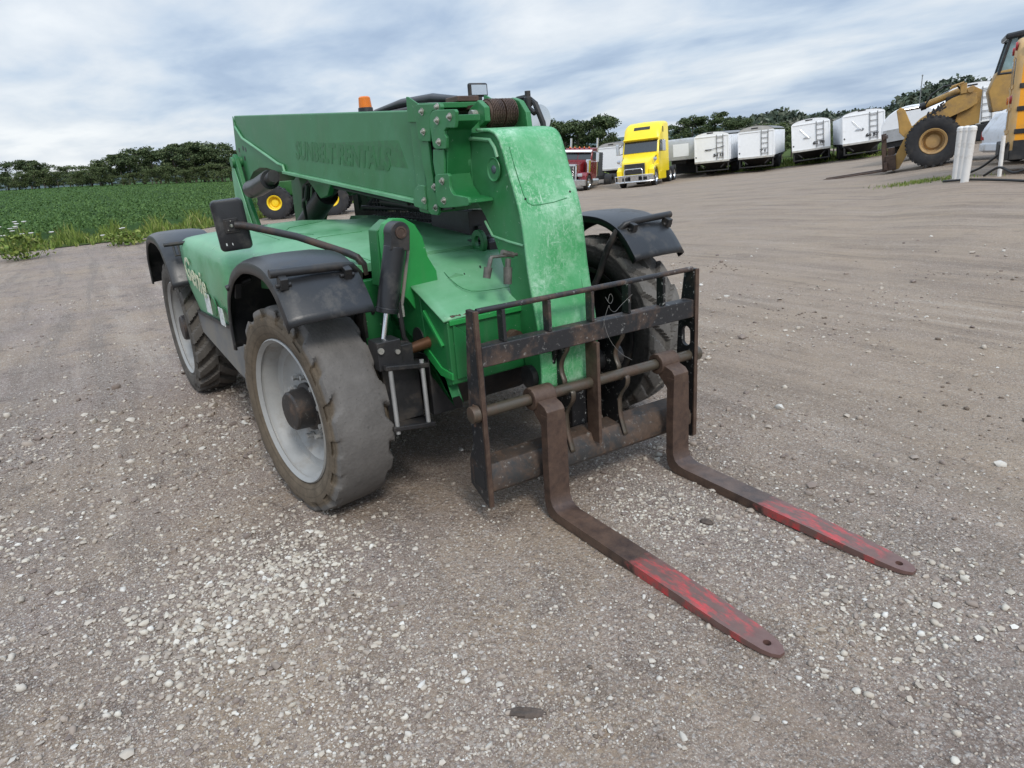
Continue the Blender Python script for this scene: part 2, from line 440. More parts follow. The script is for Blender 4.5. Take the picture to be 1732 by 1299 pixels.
def gravel_mat():
    m, t, b, co = base_mat('gravel_lot')
    big = t.noise(co, .35, 5, .6, .3); mid = t.noise(co, 1.3, 6, .65, .4); mid2 = t.noise(t.mapping(co, loc=(7, 3, 1)), 3.4, 6, .66)
    tan_, grey, dark, pale = (.285, .212, .144), (.228, .176, .146), (.094, .069, .053), (.34, .28, .232)
    base = t.mix(t.ramp(t.math('MULTIPLY_ADD', mid, .5, t.math('MULTIPLY', big, .5)), [(.42, 0.0), (.58, 1.0)]), grey, tan_)
    base = t.mix(t.ramp(mid2, [(.34, .85), (.47, 0.0)]), base, dark)
    base = t.mix(t.ramp(mid2, [(.60, 0.0), (.74, .55)]), base, pale)
    # tyre tracks running along the lot
    tr = t.noise(t.mapping(co, rot=(0, 0, R_(-40)), scale=(.16, 2.6, 1)), 1.0, 5, .6, .6)
    base = t.mix(t.ramp(tr, [(.38, .62), (.47, 0.0)]), base, (.140, .112, .088))
    xy = t.sep(co)
    lane = t.ramp(t.math('MULTIPLY_ADD', t.math('ADD', xy[1], t.math('MULTIPLY_ADD', big, 2.2, -1.1)), .18, .30), [(.25, 0.0), (.62, 1.0)])
    base = t.mix(t.math('MULTIPLY', lane, .62), base, t.mix(mid, (.27, .205, .142), (.36, .285, .21)))
    for rz_, sc2, lo2 in ((-62, 9.0, 3), (-38, 6.5, 8), (12, 8.0, 5)):
        tk = t.noise(t.mapping(co, rot=(0, 0, R_(rz_)), scale=(.10, sc2 * .35, 1), loc=(lo2, lo2, 0)), 1.0, 6, .68, .8)
        mk = t.ramp(t.noise(t.mapping(co, loc=(lo2, 2, 0)), .5, 3, .5), [(.46, 0.0), (.60, 1.0)])
        base = t.mix(t.math('MULTIPLY', t.ramp(tk, [(.40, .5), (.50, 0.0)]), mk), base, (.135, .103, .078))
        base = t.mix(t.math('MULTIPLY', t.ramp(tk, [(.56, 0.0), (.66, .5)]), mk), base, (.38, .32, .26))
    # stones of three sizes
    st = base
    hs = None
    for sc_, lo, hi, amt in ((48, .36, .60, .50), (105, .34, .70, .60), (230, .30, .76, .60)):
        vo = t.new('ShaderNodeTexVoronoi'); t.put(vo.inputs['Vector'], t.mapping(co, scale=(1, 1, .6))); vo.inputs['Scale'].default_value = sc_
        rnd = t.sep(vo.outputs['Color'])
        tone = t.ramp(rnd[0], [(0.0, (.075, .058, .052)), (.35, (.215, .168, .148)), (.60, (.34, .278, .238)), (.82, (.48, .425, .37)), (.93, (.66, .63, .585)), (1.0, (.74, .72, .69))])
        body = t.ramp(vo.outputs['Distance'], [(lo * .8, 1.0), (hi, 0.0)])
        dens = t.math('MULTIPLY', t.ramp(t.noise(t.mapping(co, loc=(sc_, 1, 0)), 1.1, 5, .7), [(.32, .18), (.64, 1.0)]), t.math('MULTIPLY_ADD', lane, -.45, 1.0))
        st = t.mix(t.math('MULTIPLY', t.math('MULTIPLY', body, dens), amt), st, tone)
        h_ = t.math('MULTIPLY', t.math('MULTIPLY', body, rnd[1]), 40.0 / sc_)
        hs = h_ if hs is None else t.math('ADD', hs, h_)
    t.put(b.inputs['Base Color'], st); b.inputs['Roughness'].default_value = .92; b.inputs['Specular IOR Level'].default_value = .2
    hh = t.math('ADD', hs, t.math('MULTIPLY', t.noise(co, 130, 5, .7), .5))
    t.put(b.inputs['Normal'], t.bump(hh, .75, .012))
    return m


def polar_sheet(name, mat, az0, az1, na, radii, zf, lift=0.0):
    A = np.radians(np.linspace(az0, az1, na)); rows = []
    X = CAM.x + np.outer(radii, np.cos(A)); Y = CAM.y + np.outer(radii, np.sin(A))
    Z = zf(X, Y) + lift
    V = np.stack([X, Y, Z], -1).reshape(-1, 3); n = na
    i = np.arange(len(radii) - 1)[:, None] * n + np.arange(n - 1)[None, :]
    F = np.stack([i, i + n, i + n + 1, i + 1], -1).reshape(-1, 4)
    o = np_mesh(name, V, F, mat); o.data.polygons.foreach_set('use_smooth', [True] * len(o.data.polygons)); return o


def lot_z(x, y):
    z = ground_z(x, y)
    bumps = .006 * np.sin(x * 2.1 + 1.3 * np.sin(y * 1.7)) * np.cos(y * 2.6 + .9 * np.sin(x * 1.1)) + .004 * np.sin(x * 5.3 + y * 3.1) * np.sin(y * 6.1 - x * 1.2)
    return z + np.clip(bumps, -.01, 0.002)


rad = np.concatenate([np.linspace(.02, 9, 130), np.geomspace(9.2, 62, 70), np.geomspace(65, 900, 24)])
GRAVEL = gravel_mat()
lot = polar_sheet('ground', GRAVEL, 0, 360, 361, rad, lot_z); tag(lot, kind='structure')

# ------------------------------------------------------------------ telehandler (the green machine)
TH = empty('telehandler', (-.636, -.336, 0), R_(3.0))
tag(TH, 'green telescopic forklift with scratched boom, black fenders and pallet forks resting on the gravel', 'telehandler')


def tyre_mesh(R, rimr, wdt, nlug, depth, worn, n=432, skew=1.0):
    """lathe of a tyre section with tread lugs; worn = only the shoulders keep notches"""
    h = wdt / 2
    sec = [(-.74 * h, rimr - .010), (-.84 * h, rimr + .004), (-.95 * h, rimr + .03), (-1.0 * h, rimr + .065), (-.995 * h, R - .06), (-.97 * h, R - .042)]
    sec += [(-.945 * h, R - .030), (-.93 * h, R - .018)]
    tread = [(v, R - .010 * abs(v) ** 4) for v in np.linspace(-.90, .90, 25)]
    full = sec + [(v * h, r) for v, r in tread] + [(-a, r) for a, r in sec[::-1]]
    nt0, nt1 = len(sec), len(sec) + len(tread)
    rs = np.random.RandomState(3); jit = rs.rand(nlug * 2)
    V = np.zeros((n, len(full), 3))
    for k in range(n):
        a = 2 * math.pi * k / n
        for i, (v, r) in enumerate(full):
            u = v / h
            if nt0 - 3 <= i < nt1 + 3:
                side = 1 if u > 0 else -1
                ph = a / (2 * math.pi) * nlug + skew * abs(u) * .9 + (.5 if side > 0 else 0)
                fr = ph - math.floor(ph); idx = int(math.floor(ph)) % nlug + (nlug if side > 0 else 0)
                if worn:
                    edge = max(0, (abs(u) - (.62 + .20 * jit[idx])) / .16)
                    g = min(1, edge) * min(1, max(0, (.24 - abs(fr - .72 - .05 * jit[idx])) / .07))
                    r -= depth * g
                    r -= .003 * math.sin(a * 7 + u * 5) * max(0, abs(u) - .3)
                else:
                    lug = 1 if fr < .54 else 0
                    if abs(u) < .06: lug = 1
                    r -= depth * (1 - lug) * (1 if nt0 <= i < nt1 else .5)
            V[k, i] = (r * math.cos(a), v, r * math.sin(a))
    rows = [[tuple(V[k, i]) for i in range(len(full))] for k in range(n)]
    m = MB(); nr, nc = n, len(full); m.v = [p for r in rows for p in r]
    for k in range(nr):
        k2 = (k + 1) % nr
        for i in range(nc - 1): m.f.append((k * nc + i, k2 * nc + i, k2 * nc + i + 1, k * nc + i + 1))
    return m


def wheel(x, y, steer, side, tyre, rimmat):
    """side -1: outer face towards -y"""
    w_ = empty('wheel', (x, y, .498), R_(steer) + (math.pi if side > 0 else 0), TH)
    t = bpy.data.objects.new('tyre', tyre); COL.objects.link(t); t.parent = w_
    t.rotation_euler = (0, random.uniform(0, 6), 0)
    h = .15
    prof = [(-h * .78, .336), (-h * .90, .352), (-h * .86, .358), (-h * .78, .357), (-h * .70, .345), (-h * .60, .334), (-.055, .322), (-.035, .318), (-.028, .300), (-.030, .275), (-.012, .262), (.002, .235), (.0, .21), (-.012, .17), (-.018, .13), (-.018, .10), (-.018, .0)]
    prof2 = prof + [(.0, .0), (.018, .23), (.05, .300), (h * .8, .325), (h * .86, .350), (h * .7, .352), (h * .5, .33), (-h * .5, .337), (-h * .74, .345), (-h * .78, .336)]
    r = MB().lathe(prof2, n=96, cap=False).build('rim', rimmat, w_, smooth=40)
    hb = MB().lathe([(-.015, .118), (-.034, .118), (-.040, .100), (-.116, .094), (-.125, .086), (-.127, .0)], n=40)
    hb.build('hub', HUB, w_)
    for k in range(10):
        bm_ = MB()
        a = 2 * math.pi * k / 10 + .2
        c = (.155 * math.cos(a), -.034, .155 * math.sin(a))
        bm_.lathe([(-.022, .0), (-.022, .013), (.0, .013), (.0, .018), (.012, .018)], (c[0], c[1], c[2]), n=6).build('wheel_nut', RIM, w_, smooth=0)
    return w_


me_worn = tyre_mesh(.507, .356, .30, 17, .040, True).mesh('tyre_worn', 40); me_worn.materials.append(TYRE_WORN)
me_lug = tyre_mesh(.507, .356, .30, 20, .030, False).mesh('tyre_lug', 30); me_lug.materials.append(TYRE_LUG)
TYRE_FAR = tyre_mat('dark_lugged_tyre', (.14, .13, .118), (.026, .025, .024), .507)
me_half = tyre_mesh(.507, .356, .30, 20, .024, False).mesh('tyre_half', 30); me_half.materials.append(TYRE_FAR)
W1 = wheel(-.283, -.765, 7.0, -1, me_worn, RIM); W1['label'] = 'front wheel with a worn smooth grey tread'
W2 = wheel(-.283, 1.09, 5.0, 1, me_half, BLACK); W2.scale = (1.08, 1, 1.08); W2.location.z = .547
W3 = wheel(-2.817, -.80, .5, -1, me_lug, RIM); W3['label'] = 'rear wheel with deep chevron lugs'
W4 = wheel(-2.817, 1.08, .5, 1, me_lug, RIM)

# --- fenders
def fender(x, yo, yi, prof, lipside):
    """profile in xz with local x; yo is the outer edge"""
    n = len(prof); rows = []
    s = 1 if yi > yo else -1
    ys = [(yo, -.052), (yo - s * .006, -.030), (yo, -.006), (yo + s * .022, .004), (yo + s * .06, .012), ((yo + yi) / 2, .016), (yi - s * .05, .012), (yi, .004), (yi, -.03)]
    P = [Vector((p[0], 0, p[1])) for p in prof]
    for i, p in enumerate(P):
        t = (P[min(i + 1, n - 1)] - P[max(i - 1, 0)]).normalized(); nr = Vector((-t.z, 0, t.x))
        if nr.dot(p - Vector((0, 0, .5))) < 0: nr = -nr
        rows.append([(x + (p + nr * o).x, y, (p + nr * o).z) for y, o in ys])
    return MB().grid(rows).build('fender', PLASTIC, TH, solid=.009, smooth=50)


def smooth_prof(pts, n=40):
    P = np.array(pts, float); d_ = np.r_[0, np.cumsum(np.hypot(*np.diff(P, axis=0).T))]
    t = np.linspace(0, d_[-1], n); X = np.interp(t, d_, P[:, 0]); Z = np.interp(t, d_, P[:, 1])
    for _ in range(3):
        X[1:-1] = .25 * X[:-2] + .5 * X[1:-1] + .25 * X[2:]; Z[1:-1] = .25 * Z[:-2] + .5 * Z[1:-1] + .25 * Z[2:]
    return list(zip(X, Z))


FP = smooth_prof([(-.64, .77), (-.625, .94), (-.54, 1.07), (-.38, 1.175), (-.18, 1.236), (.0, 1.250), (.16, 1.243), (.29, 1.195), (.345, 1.14), (.415, 1.045)])
FP = [((px_ - 2.897) * 1.1 + 3.180, (pz_ - 1.589) * 1.1 + 1.589) for px_, pz_ in FP]
F1 = fender(-.283, -.936, -.575, FP, -1)
F2 = fender(-.283, 1.35, .97, FP, 1)
FPR = smooth_prof([(-.60, .80), (-.56, 1.02), (-.38, 1.16), (-.16, 1.205), (.10, 1.20), (.28, 1.15), (.42, 1.03), (.50, .88)])
F3 = fender(-2.80, -.985, -.64, FPR, -1)
F4 = fender(-2.80, 1.34, .95, FPR, 1)


def fender_bar(fend, f, rust):
    """bar and clamps across the front of a fender; f maps the right-hand fender's y to this fender"""
    q = lambda x, y, z: ((x - 2.897) * 1.1 + 2.897, f((-y + 1.699) * 1.1 - 1.699), (z - 1.589) * 1.1 + 1.589)
    MB().tube([q(.30, 1.02, 1.232), q(.30, .76, 1.224), q(.295, .70, 1.215), q(.27, .665, 1.18), q(.22, .65, 1.10), q(.15, .645, .95), q(.1, .62, .84)], .019, 14).build('support_bar', rust, fend)
    for yy in (.98, .73):
        x, y, z = q(.315, yy, 1.198)
        MB().box((x, y, z), (.055, .034, .050), (0, 20, 0)).tube([(x + .003, y - .033, z - .012), (x + .003, y + .033, z - .012)], .011, 8).build('clamp', BLACK, fend, bevel=.004)


fender_bar(F1, lambda y: y, BLACK); fender_bar(F2, lambda y: .414 - y, BLACK)
for fend, s in ((F3, -1),):
    MB().tube([(-2.36, s * .985, 1.165), (-2.36, s * .70, 1.165)], .014, 10).tube([(-2.345, s * .93, 1.15), (-2.32, s * .93, 1.09), (-2.32, s * .90, 1.09), (-2.345, s * .90, 1.15)], .008, 8).build('support_bar', BLACK, fend)
MB().box((-.79, -.905, 1.035), (.10, .035, .045), (0, -55, 0)).tube([(-.81, -.955, 1.04), (-.78, -.83, 1.075)], .016).build('rear_bracket', BLACK, F1, bevel=.004)

# --- hood (engine cover on the machine's right side)
HX, HZ = [-2.52, -2.47, -2.0, -1.2, -.6, -.3], [1.14, 1.192, 1.208, 1.192, 1.150, 1.118]
def hood_z(x, y):
    yr = np.interp(x, [-1.12, -1.0, -.3], [-.885, -.80, -.625])
    return float(np.interp(x, HX, HZ)) + float(np.interp(y - yr, [.09, .25, .48, .85, 1.3], [0, .016, .026, .03, .02]))


def hood_sec(x):
    zt = float(np.interp(x, HX, HZ))
    yr = float(np.interp(x, [-2.52, -2.46, -1.12, -1.0, -.3], [-.84, -.88, -.885, -.80, -.625]))
    zb = float(np.interp(x, [-2.5, -1.2, -1.12, -1.0, -.3], [.70, .745, .76, 1.0, 1.0]))
    r = .085
    pts = [(yr + .02, zb), (yr - .012, zb + (zt - zb) * .45), (yr - .004, zt - r * 1.35)]
    for k in range(1, 7):
        a = math.pi / 2 * k / 7; pts.append((yr + r - r * math.cos(a), zt - r * 1.1 + r * 1.1 * math.sin(a)))
    pts += [(yr + r + .02, zt + .004), (yr + .25, zt + .016), (yr + .48, zt + .026), (-.02, zt + .03), (.22, zt + .026), (.44, zt + .02), (.44, zb)]
    lean = max(0.0, min(1.0, (-1.9 - x) / .6)) * .50
    return [(x + lean * max(0, zt - z), y, z) for y, z in pts]


xs = [-2.52, -2.50, -2.46, -2.35, -2.2, -2.0, -1.8, -1.6, -1.4, -1.25, -1.16, -1.10, -1.03, -.97, -.85, -.7, -.55, -.42, -.33, -.285]
HOOD = MB().loft([hood_sec(x) for x in xs]).build('hood', GREEN_HOOD, TH, smooth=50)
cutm = MB().prism([(-2.36 + .52 * math.cos(a), .22 + .20 * math.sin(a)) for a in np.linspace(0, 2 * math.pi, 24, endpoint=False)], 'xy', .95, 1.6)
cut(HOOD, cutm)
for pth in ([(-.32, -.36), (-1.02, -.40), (-1.07, -.34), (-1.07, -.04)], [(-1.9, -.02), (-1.75, -.30), (-1.5, -.42), (-1.15, -.32)], [(-2.4, -.34), (-1.9, -.50), (-1.1, -.54)]):
    q_ = []
    for i_ in range(len(pth) - 1):
        for t_ in np.linspace(0, 1, 8, endpoint=False): q_.append((pth[i_][0] + (pth[i_ + 1][0] - pth[i_][0]) * t_, pth[i_][1] + (pth[i_ + 1][1] - pth[i_][1]) * t_))
    MB().tube([(x, y, hood_z(x, y) + .0005) for x, y in q_], .0020, 5).build('seam', GREEN_DARK, HOOD)
MB().lathe([(-.006, .032), (.003, .032), (.003, .0)], (-2.30, -.32, hood_z(-2.30, -.32)), 'z', 16).build('filler_hole', BLACK, HOOD)
# lettering and stickers on the side of the hood
def text_mesh(name, txt, size, mat, parent, mtx, depth=.0015, shear=0.0, bold=0.0, sx=1.0):
    cu = bpy.data.curves.new(name, 'FONT'); cu.body = txt; cu.size = size; cu.extrude = depth; cu.shear = shear; cu.offset = bold
    cu.align_x = 'CENTER'; cu.align_y = 'CENTER'; cu.resolution_u = 3
    o = bpy.data.objects.new('tmp_text', cu); COL.objects.link(o); bpy.context.view_layer.update()
    me = bpy.data.meshes.new_from_object(o.evaluated_get(bpy.context.evaluated_depsgraph_get()))
    bpy.data.objects.remove(o); bpy.data.curves.remove(cu)
    me.transform(Matrix.Diagonal((sx, 1, 1, 1))); me.materials.clear(); me.materials.append(mat)
    t = bpy.data.objects.new(name, me); COL.objects.link(t); t.parent = parent; t.matrix_local = mtx
    return t


def face_mtx(o, xd, yd):
    xd = Vector(xd).normalized(); yd = Vector(yd); yd = (yd - xd * yd.dot(xd)).normalized(); zd = xd.cross(yd)
    return Matrix(((xd.x, yd.x, zd.x, o[0]), (xd.y, yd.y, zd.y, o[1]), (xd.z, yd.z, zd.z, o[2]), (0, 0, 0, 1)))


text_mesh('lettering', 'Genie', .215, CREAM, HOOD, face_mtx((-1.955, -.902, .975), (1, 0, -.16), (0, .0, 1)), .0012, .15, .004, 1.15)
MB().box((-1.70, -.8985, .835), (.14, .003, .125)).build('sticker', STICK, HOOD)
MB().box((-1.36, -.8985, .80), (.11, .003, .105)).build('sticker', STICK, HOOD)
MB().lathe([(-.902, .056), (-.896, .060), (-.894, .046), (-.892, .042), (-.892, 0)], (-1.52, 0, .84), 'y', 28).build('latch', GREEN_DARK, HOOD)
# skirt below the hood
MB().prism([(-2.42, .665), (-2.30, .54), (-1.35, .44), (-.75, .40), (-.75, .66), (-1.2, .73), (-2.28, .685)], 'xz', -.865, -.82).build('skirt_panel', GREYSKIRT, TH, bevel=.008)
MB().prism([(-2.27, .69), (-1.15, .735), (-1.15, .755), (-2.27, .71)], 'xz', -.88, -.82).build('trim_strip', BLACK, TH)

# --- chassis
ch = MB()
ch.b2(-3.60, -.30, -.55, .92, .40, .92)
ch.b2(-.55, -.24, -.60, -.30, .62, 1.06)
arch = [(-.55, 1.02), (.10, 1.02), (.12, .76)] + [(.02 + .30 * math.cos(a), .50 + .26 * math.sin(a)) for a in np.linspace(.25, math.pi - .1, 10)] + [(-.55, .45)]
ch.prism(arch, 'xz', -.325, -.275); ch.prism(arch, 'xz', .62, .67)
CHASSIS = ch.build('chassis', GREEN_DARK, TH, bevel=.006)
# nose box in front with its sloping lid
ntop = [(-.42, 1.126), (-.10, 1.098), (.10, 1.028), (.335, .925)]
nb = MB()
nb.prism([(-.20, 1.02), (.10, 1.02), (.335, .918), (.335, .635), (.24, .60), (.14, .62), (.09, .72), (-.20, .72)], 'xz', -.322, .40)
NOSE = nb.build('nose_box', GREEN_DARK, TH, bevel=.006)
rows = []
for x, z in smooth_prof(ntop, 24):
    rows.append([(x, y, z + .012 * math.sin(math.pi * (y + .34) / .76)) for y in np.linspace(-.338 if x > .02 else -.30, .42, 14)])
for y_, l_ in ((-.27, .05), (-.20, .07), (-.02, .03)): MB().grid([[(.327 + .0035 * math.sin(9 * u_), y_ + (u_ - .5) * l_, .9375), (.333 - .018 * abs(math.sin(5 * u_ + y_ * 9)) - .006, y_ + (u_ - .5) * l_, .9415)] for u_ in np.linspace(0, 1, 9)]).build('rust_chip', RUST, NOSE, solid=.002)
LID = MB().grid(rows).build('front_cover', GREEN_HOOD, TH, solid=.008, smooth=50)
MB().tube([(.00, -.13, 1.078), (.08, -.145, 1.056), (.14, -.145, 1.034), (.175, -.135, 1.020), (.205, -.11, 1.008), (.222, -.07, 1.003), (.232, .0, 1.001), (.236, .10, 1.000), (.236, .30, .996)], .0016, 6).build('seam', GREEN_DARK, LID)
MB().tube([(.02, .06, 1.078), (.02, .062, 1.078)], .008, 6).tube([(.05, -.05, 1.062), (.05, -.048, 1.062)], .006, 6).build('bolt', BLACK, LID)
MB().prism([(.337, .90), (.337, .90)] and [(-.30, .91), (-.30, .66), (-.24, .66), (-.20, .72), (-.22, .84)], 'yz', .3355, .347).build('front_rib', GREEN_DARK, NOSE, bevel=.003)
MB().b2(.335, .35, -.315, .40, .905, .928).build('front_flange', GREEN_BRIGHT, NOSE, bevel=.003)
MB().prism([(.09, .74), (.24, .66), (.345, .66), (.345, .69), (.25, .70), (.11, .78)], 'xz', -.329, -.318).prism([(.13, .93), (.28, .80), (.29, .81), (.14, .95)], 'xz', -.334, -.318).build('side_rib', GREEN_BRIGHT, NOSE, bevel=.002)
# lug plate that carries the levelling cylinder
lug = [(-.445, 1.06), (-.442, 1.30), (-.425, 1.338), (-.385, 1.358), (-.330, 1.352), (-.280, 1.320), (-.248, 1.262), (-.232, 1.17), (-.195, 1.10), (-.192, 1.02), (-.255, 1.0), (-.278, .86), (-.36, .995)]
MB().prism(lug, 'yz', .0, .05).build('cylinder_lug', GREEN_BRIGHT, TH, bevel=.006)
MB().prism([(-.46, 1.06), (-.445, 1.31), (-.38, 1.352), (-.36, 1.0)], 'yz', -.10, -.004).build('cylinder_lug', GREEN_DARK, TH, bevel=.006)
MB().prism([(-.30, 1.0), (-.10, 1.075), (-.02, 1.05), (.12, 1.02), (.15, .98), (-.24, .98)], 'yz', .052, .058).build('gusset', GREEN_HOOD, TH)
hole = MB().lathe([(-.33, .055), (-.322, .055), (-.322, .0)], (.05, 0, .80), 'y', 24)
hole.build('access_hole', BLACK, CHASSIS)
# levelling cylinder
def along(a, b, f): return tuple(Vector(a).lerp(Vector(b), f))
ca, cb = (.115, -.405, 1.305), (.115, -.535, .83)
CYL = MB().tube([along(ca, cb, .13), along(ca, cb, .70)], [.048, .048], 28).tube([along(ca, cb, .67), along(ca, cb, .715)], [.052, .052], 28).build('levelling_cylinder', PLASTIC, TH, bevel=.003)
MB().tube([along(ca, cb, .70), along(ca, cb, .98)], .0135, 16).build('rod', CHROME, CYL)
ey = MB()
ey.prism([(-.405 + .046 * math.cos(a), 1.305 + .046 * math.sin(a)) for a in np.linspace(-.3, math.pi + .3, 14)] + [(-.462, 1.235), (-.370, 1.222)], 'yz', .075, .155)
ey.build('eye', BLACK, CYL, bevel=.005)
MB().lathe([(.155, .026), (.162, .026), (.163, .018), (.160, .016), (.160, .0)], (0, -.405, 1.305), 'x', 20).build('pin', RUST, CYL)
MB().tube([(.09, -.348, 1.22), (.09, -.405, 1.0), (.09, -.43, .93)], .008, 8).build('pipe', GREYSKIRT, CYL)
MB().box((.10, -.425, .955), (.016, .03, .05)).build('fitting', ZINC, CYL)
# axle, knuckle bracket and steering parts
ax = MB().tube([(-.2, -.74, .505), (-.1, -.40, .585), (0, -.24, .585), (0, -.16, .59), (0, .20, .59), (-.1, .70, .55), (-.28, 1.0, .505)], [.085, .10, .105, .17, .17, .105, .085], 24)
MB().tube([(-2.817, -.74, .505), (-2.817, 1.0, .505)], .11, 20).build('rear_axle', BLACK, TH)
ax.box((0, -.25, .585), (.26, .16, .30))
for k in range(9): ax.tube([(0, -.40 + k * .035, .585), (0, -.385 + k * .035, .585)], .118, 20)
AXLE = ax.build('axle', BLACK, TH, bevel=.006)
br = MB().box((.10, -.475, .73), (.24, .21, .022), (-8, 0, 0)).box((.10, -.475, .445), (.24, .21, .022), (-8, 0, 0)).box((.05, -.475, .585), (.17, .18, .26))
br.box((.13, -.535, .79), (.10, .115, .13)).box((.12, -.45, .775), (.09, .07, .09))
BR = br.build('axle_bracket', BLACK, AXLE, bevel=.005)
rods = MB()
for yy in (-.555, -.40): rods.tube([(.205, yy, .43), (.205, yy, .745)], .0105, 12)
rods.build('tie_bolt', simple('plain_zinc', (.42, .42, .41), .45, .6, var=.15), AXLE)
MB().tube([(.14, -.43, .785), (.14, -.31, .80)], [.024, .027], 18).build('hose_fitting', simple('brass_fitting', (.115, .052, .024), .5, .5, var=.3), AXLE)
MB().tube([(.14, -.30, .80), (.12, -.16, .83)], .010, 10).build('steering_rod', CHROME, AXLE)
MB().tube([(.10, -.43, 1.0), (.10, -.425, .84), (.10, -.40, .785), (.10, -.34, .765), (.10, -.28, .80), (.02, -.24, .86)], .012, 10).build('hose', HOSE, AXLE)
MB().tube([(.185, -.58, .82), (.195, -.58, .82)], .014, 12).tube([(.18, -.50, .80), (.19, -.50, .80)], .011, 12).build('bolt', ZINC, BR)
MB().tube([(-.28, -.62, 1.0), (-.22, -.60, .84), (-.20, -.56, .70)], .014, 8).tube([(-.26, -.55, 1.0), (-.20, -.52, .80), (-.1, -.5, .66)], .012, 8).build('hose', HOSE, CHASSIS)
MB().b2(-.235, -.15, -.57, -.49, .80, 1.06).build('valve_block', BLACK, CHASSIS, bevel=.004)

# --- boom: outer section
def P(pts, y0, y1, name, mat, parent=TH, bevel=.004): return MB().prism(pts, 'xz', y0, y1).build(name, mat, parent, bevel=bevel)
BM = MB()
bpts = [(-3.82, 2.078), (-.33, 1.826), (-.36, 1.388), (-2.62, 1.582), (-2.80, 1.592), (-3.05, 1.625), (-3.25, 1.632), (-3.47, 1.603), (-3.60, 1.555), (-3.735, 1.50), (-3.78, 1.505), (-3.91, 1.80)]
BOOM = BM.prism(bpts, 'xz', .0, .42).build('boom', GREEN, TH, bevel=.010, seg=3)
P([(-3.83, 2.075), (-3.795, 1.985), (-3.62, 1.875), (-2.965, 1.705), (-2.72, 1.640), (-2.60, 1.622), (-2.585, 1.575), (-2.80, 1.586), (-3.05, 1.619), (-3.25, 1.626), (-3.47, 1.597), (-3.60, 1.549), (-3.735, 1.494), (-3.787, 1.499), (-3.917, 1.80)], -.010, -.0005, 'doubler_plate', GREEN, BOOM, .003)
MB().tube([(-3.80, -.010, 1.985), (-3.62, -.012, 1.878), (-2.965, -.012, 1.708), (-2.72, -.012, 1.643), (-2.605, -.012, 1.626), (-2.585, -.012, 1.580)], .011, 8).build('weld_bead', GREEN_HOOD, BOOM)
MB().prism([(-2.59, 1.588), (-.40, 1.398), (-.40, 1.378), (-2.59, 1.568)], 'xz', -.034, .0).build('lower_flange', GREEN_HOOD, BOOM, bevel=.003)
hol = MB()
for x, z in ((-3.66, 1.80), (-3.66, 1.715), (-3.585, 1.785), (-3.80, 1.79)): hol.lathe([(-.012, .020), (-.0105, .020), (-.0105, .0)], (x, 0, z), 'y', 16)
hol.build('bolt_hole', BLACK, BOOM)
text_mesh('lettering', 'SUNBELT RENTALS', .165, GHOST, BOOM, face_mtx((-1.52, -.0012, 1.660), (1, 0, -.075), (0, 0, 1)), .0006, .28, .006, 1.12)
MB().prism([(-2.30, 1.765), (-.60, 1.70), (-.52, 1.555), (-1.9, 1.665)], 'xz', -.0006, .001).build('sticker_ghost', simple('ghost_patch', (.022, .135, .041), .42, var=.3, scale=18), BOOM)  # darker green ghost left in the paint around the old lettering
# rear pivot tower
tw = [(-4.02, 1.10), (-3.98, 1.42), (-3.90, 1.66), (-3.86, 1.74), (-3.80, 1.76), (-3.74, 1.72), (-3.66, 1.50), (-3.52, 1.30), (-3.42, 1.16), (-3.40, 1.10)]
tw2 = [(x + .45, z) for x, z in tw]
TWR = MB().prism(tw, 'xz', -.075, -.035).build('boom_tower', GREEN_DARK, TH, bevel=.008)
MB().prism(tw, 'xz', .455, .495).build('boom_tower', GREEN_DARK, TH, bevel=.008)
MB().tube([(-3.80, -.10, 1.69), (-3.80, .52, 1.69)], .045, 20).build('pivot_pin', GREEN, TWR)
MB().prism([(-3.99, 1.12), (-3.90, 1.60), (-3.84, 1.68), (-3.80, 1.66), (-3.60, 1.30), (-3.50, 1.12)], 'xz', -.088, -.078).build('tower_rib', GREEN_HOOD, TWR, bevel=.004)
# hydraulic parts under the boom
MB().tube([(-3.46, -.055, 1.455), (-3.22, -.055, 1.475), (-2.86, -.055, 1.53)], [.075, .075, .075], 24).build('compensation_cylinder', PLASTIC, TH, bevel=.006)
MB().tube([(-2.92, -.055, 1.51), (-2.74, -.055, 1.555)], [.048, .048], 16).build('cylinder_end', BLACK, TH)
MB().tube([(-3.25, .21, 1.02), (-2.35, .21, 1.40)], .085, 24).build('lift_cylinder', BLACK, TH)
MB().tube([(-2.40, .21, 1.38), (-2.05, .21, 1.52)], .05, 20).build('lift_rod', BLACK, TH)
MB().prism([(-2.45, 1.56), (-1.85, 1.52), (-2.0, 1.40), (-2.15, 1.38)], 'xz', .08, .12).prism([(-2.45, 1.56), (-1.85, 1.52), (-2.0, 1.40), (-2.15, 1.38)], 'xz', .30, .34).build('lift_bracket', GREEN_DARK, TH, bevel=.005)
MB().prism([(-3.35, 1.62), (-2.95, 1.62), (-2.75, 1.30), (-2.95, 1.12), (-3.25, 1.12)], 'xz', .33, .37).build('inner_plate', GREEN_DARK, TH, bevel=.006)
hs = MB()
for k in range(5):
    o = k * .03
    hs.tube([(-2.75 + o, .14 + o, 1.30), (-2.6 + o, .12 + o, 1.46), (-2.4 + o, .10 + o, 1.50), (-1.6, .12 + o, 1.43), (-.8, .12 + o, 1.36)], .013, 8)
hs.tube([(-2.6, .1, 1.18), (-2.45, .05, 1.36), (-2.30, .02, 1.38), (-2.25, .03, 1.48)], .013, 8)
hs.build('hose', HOSE, TH)

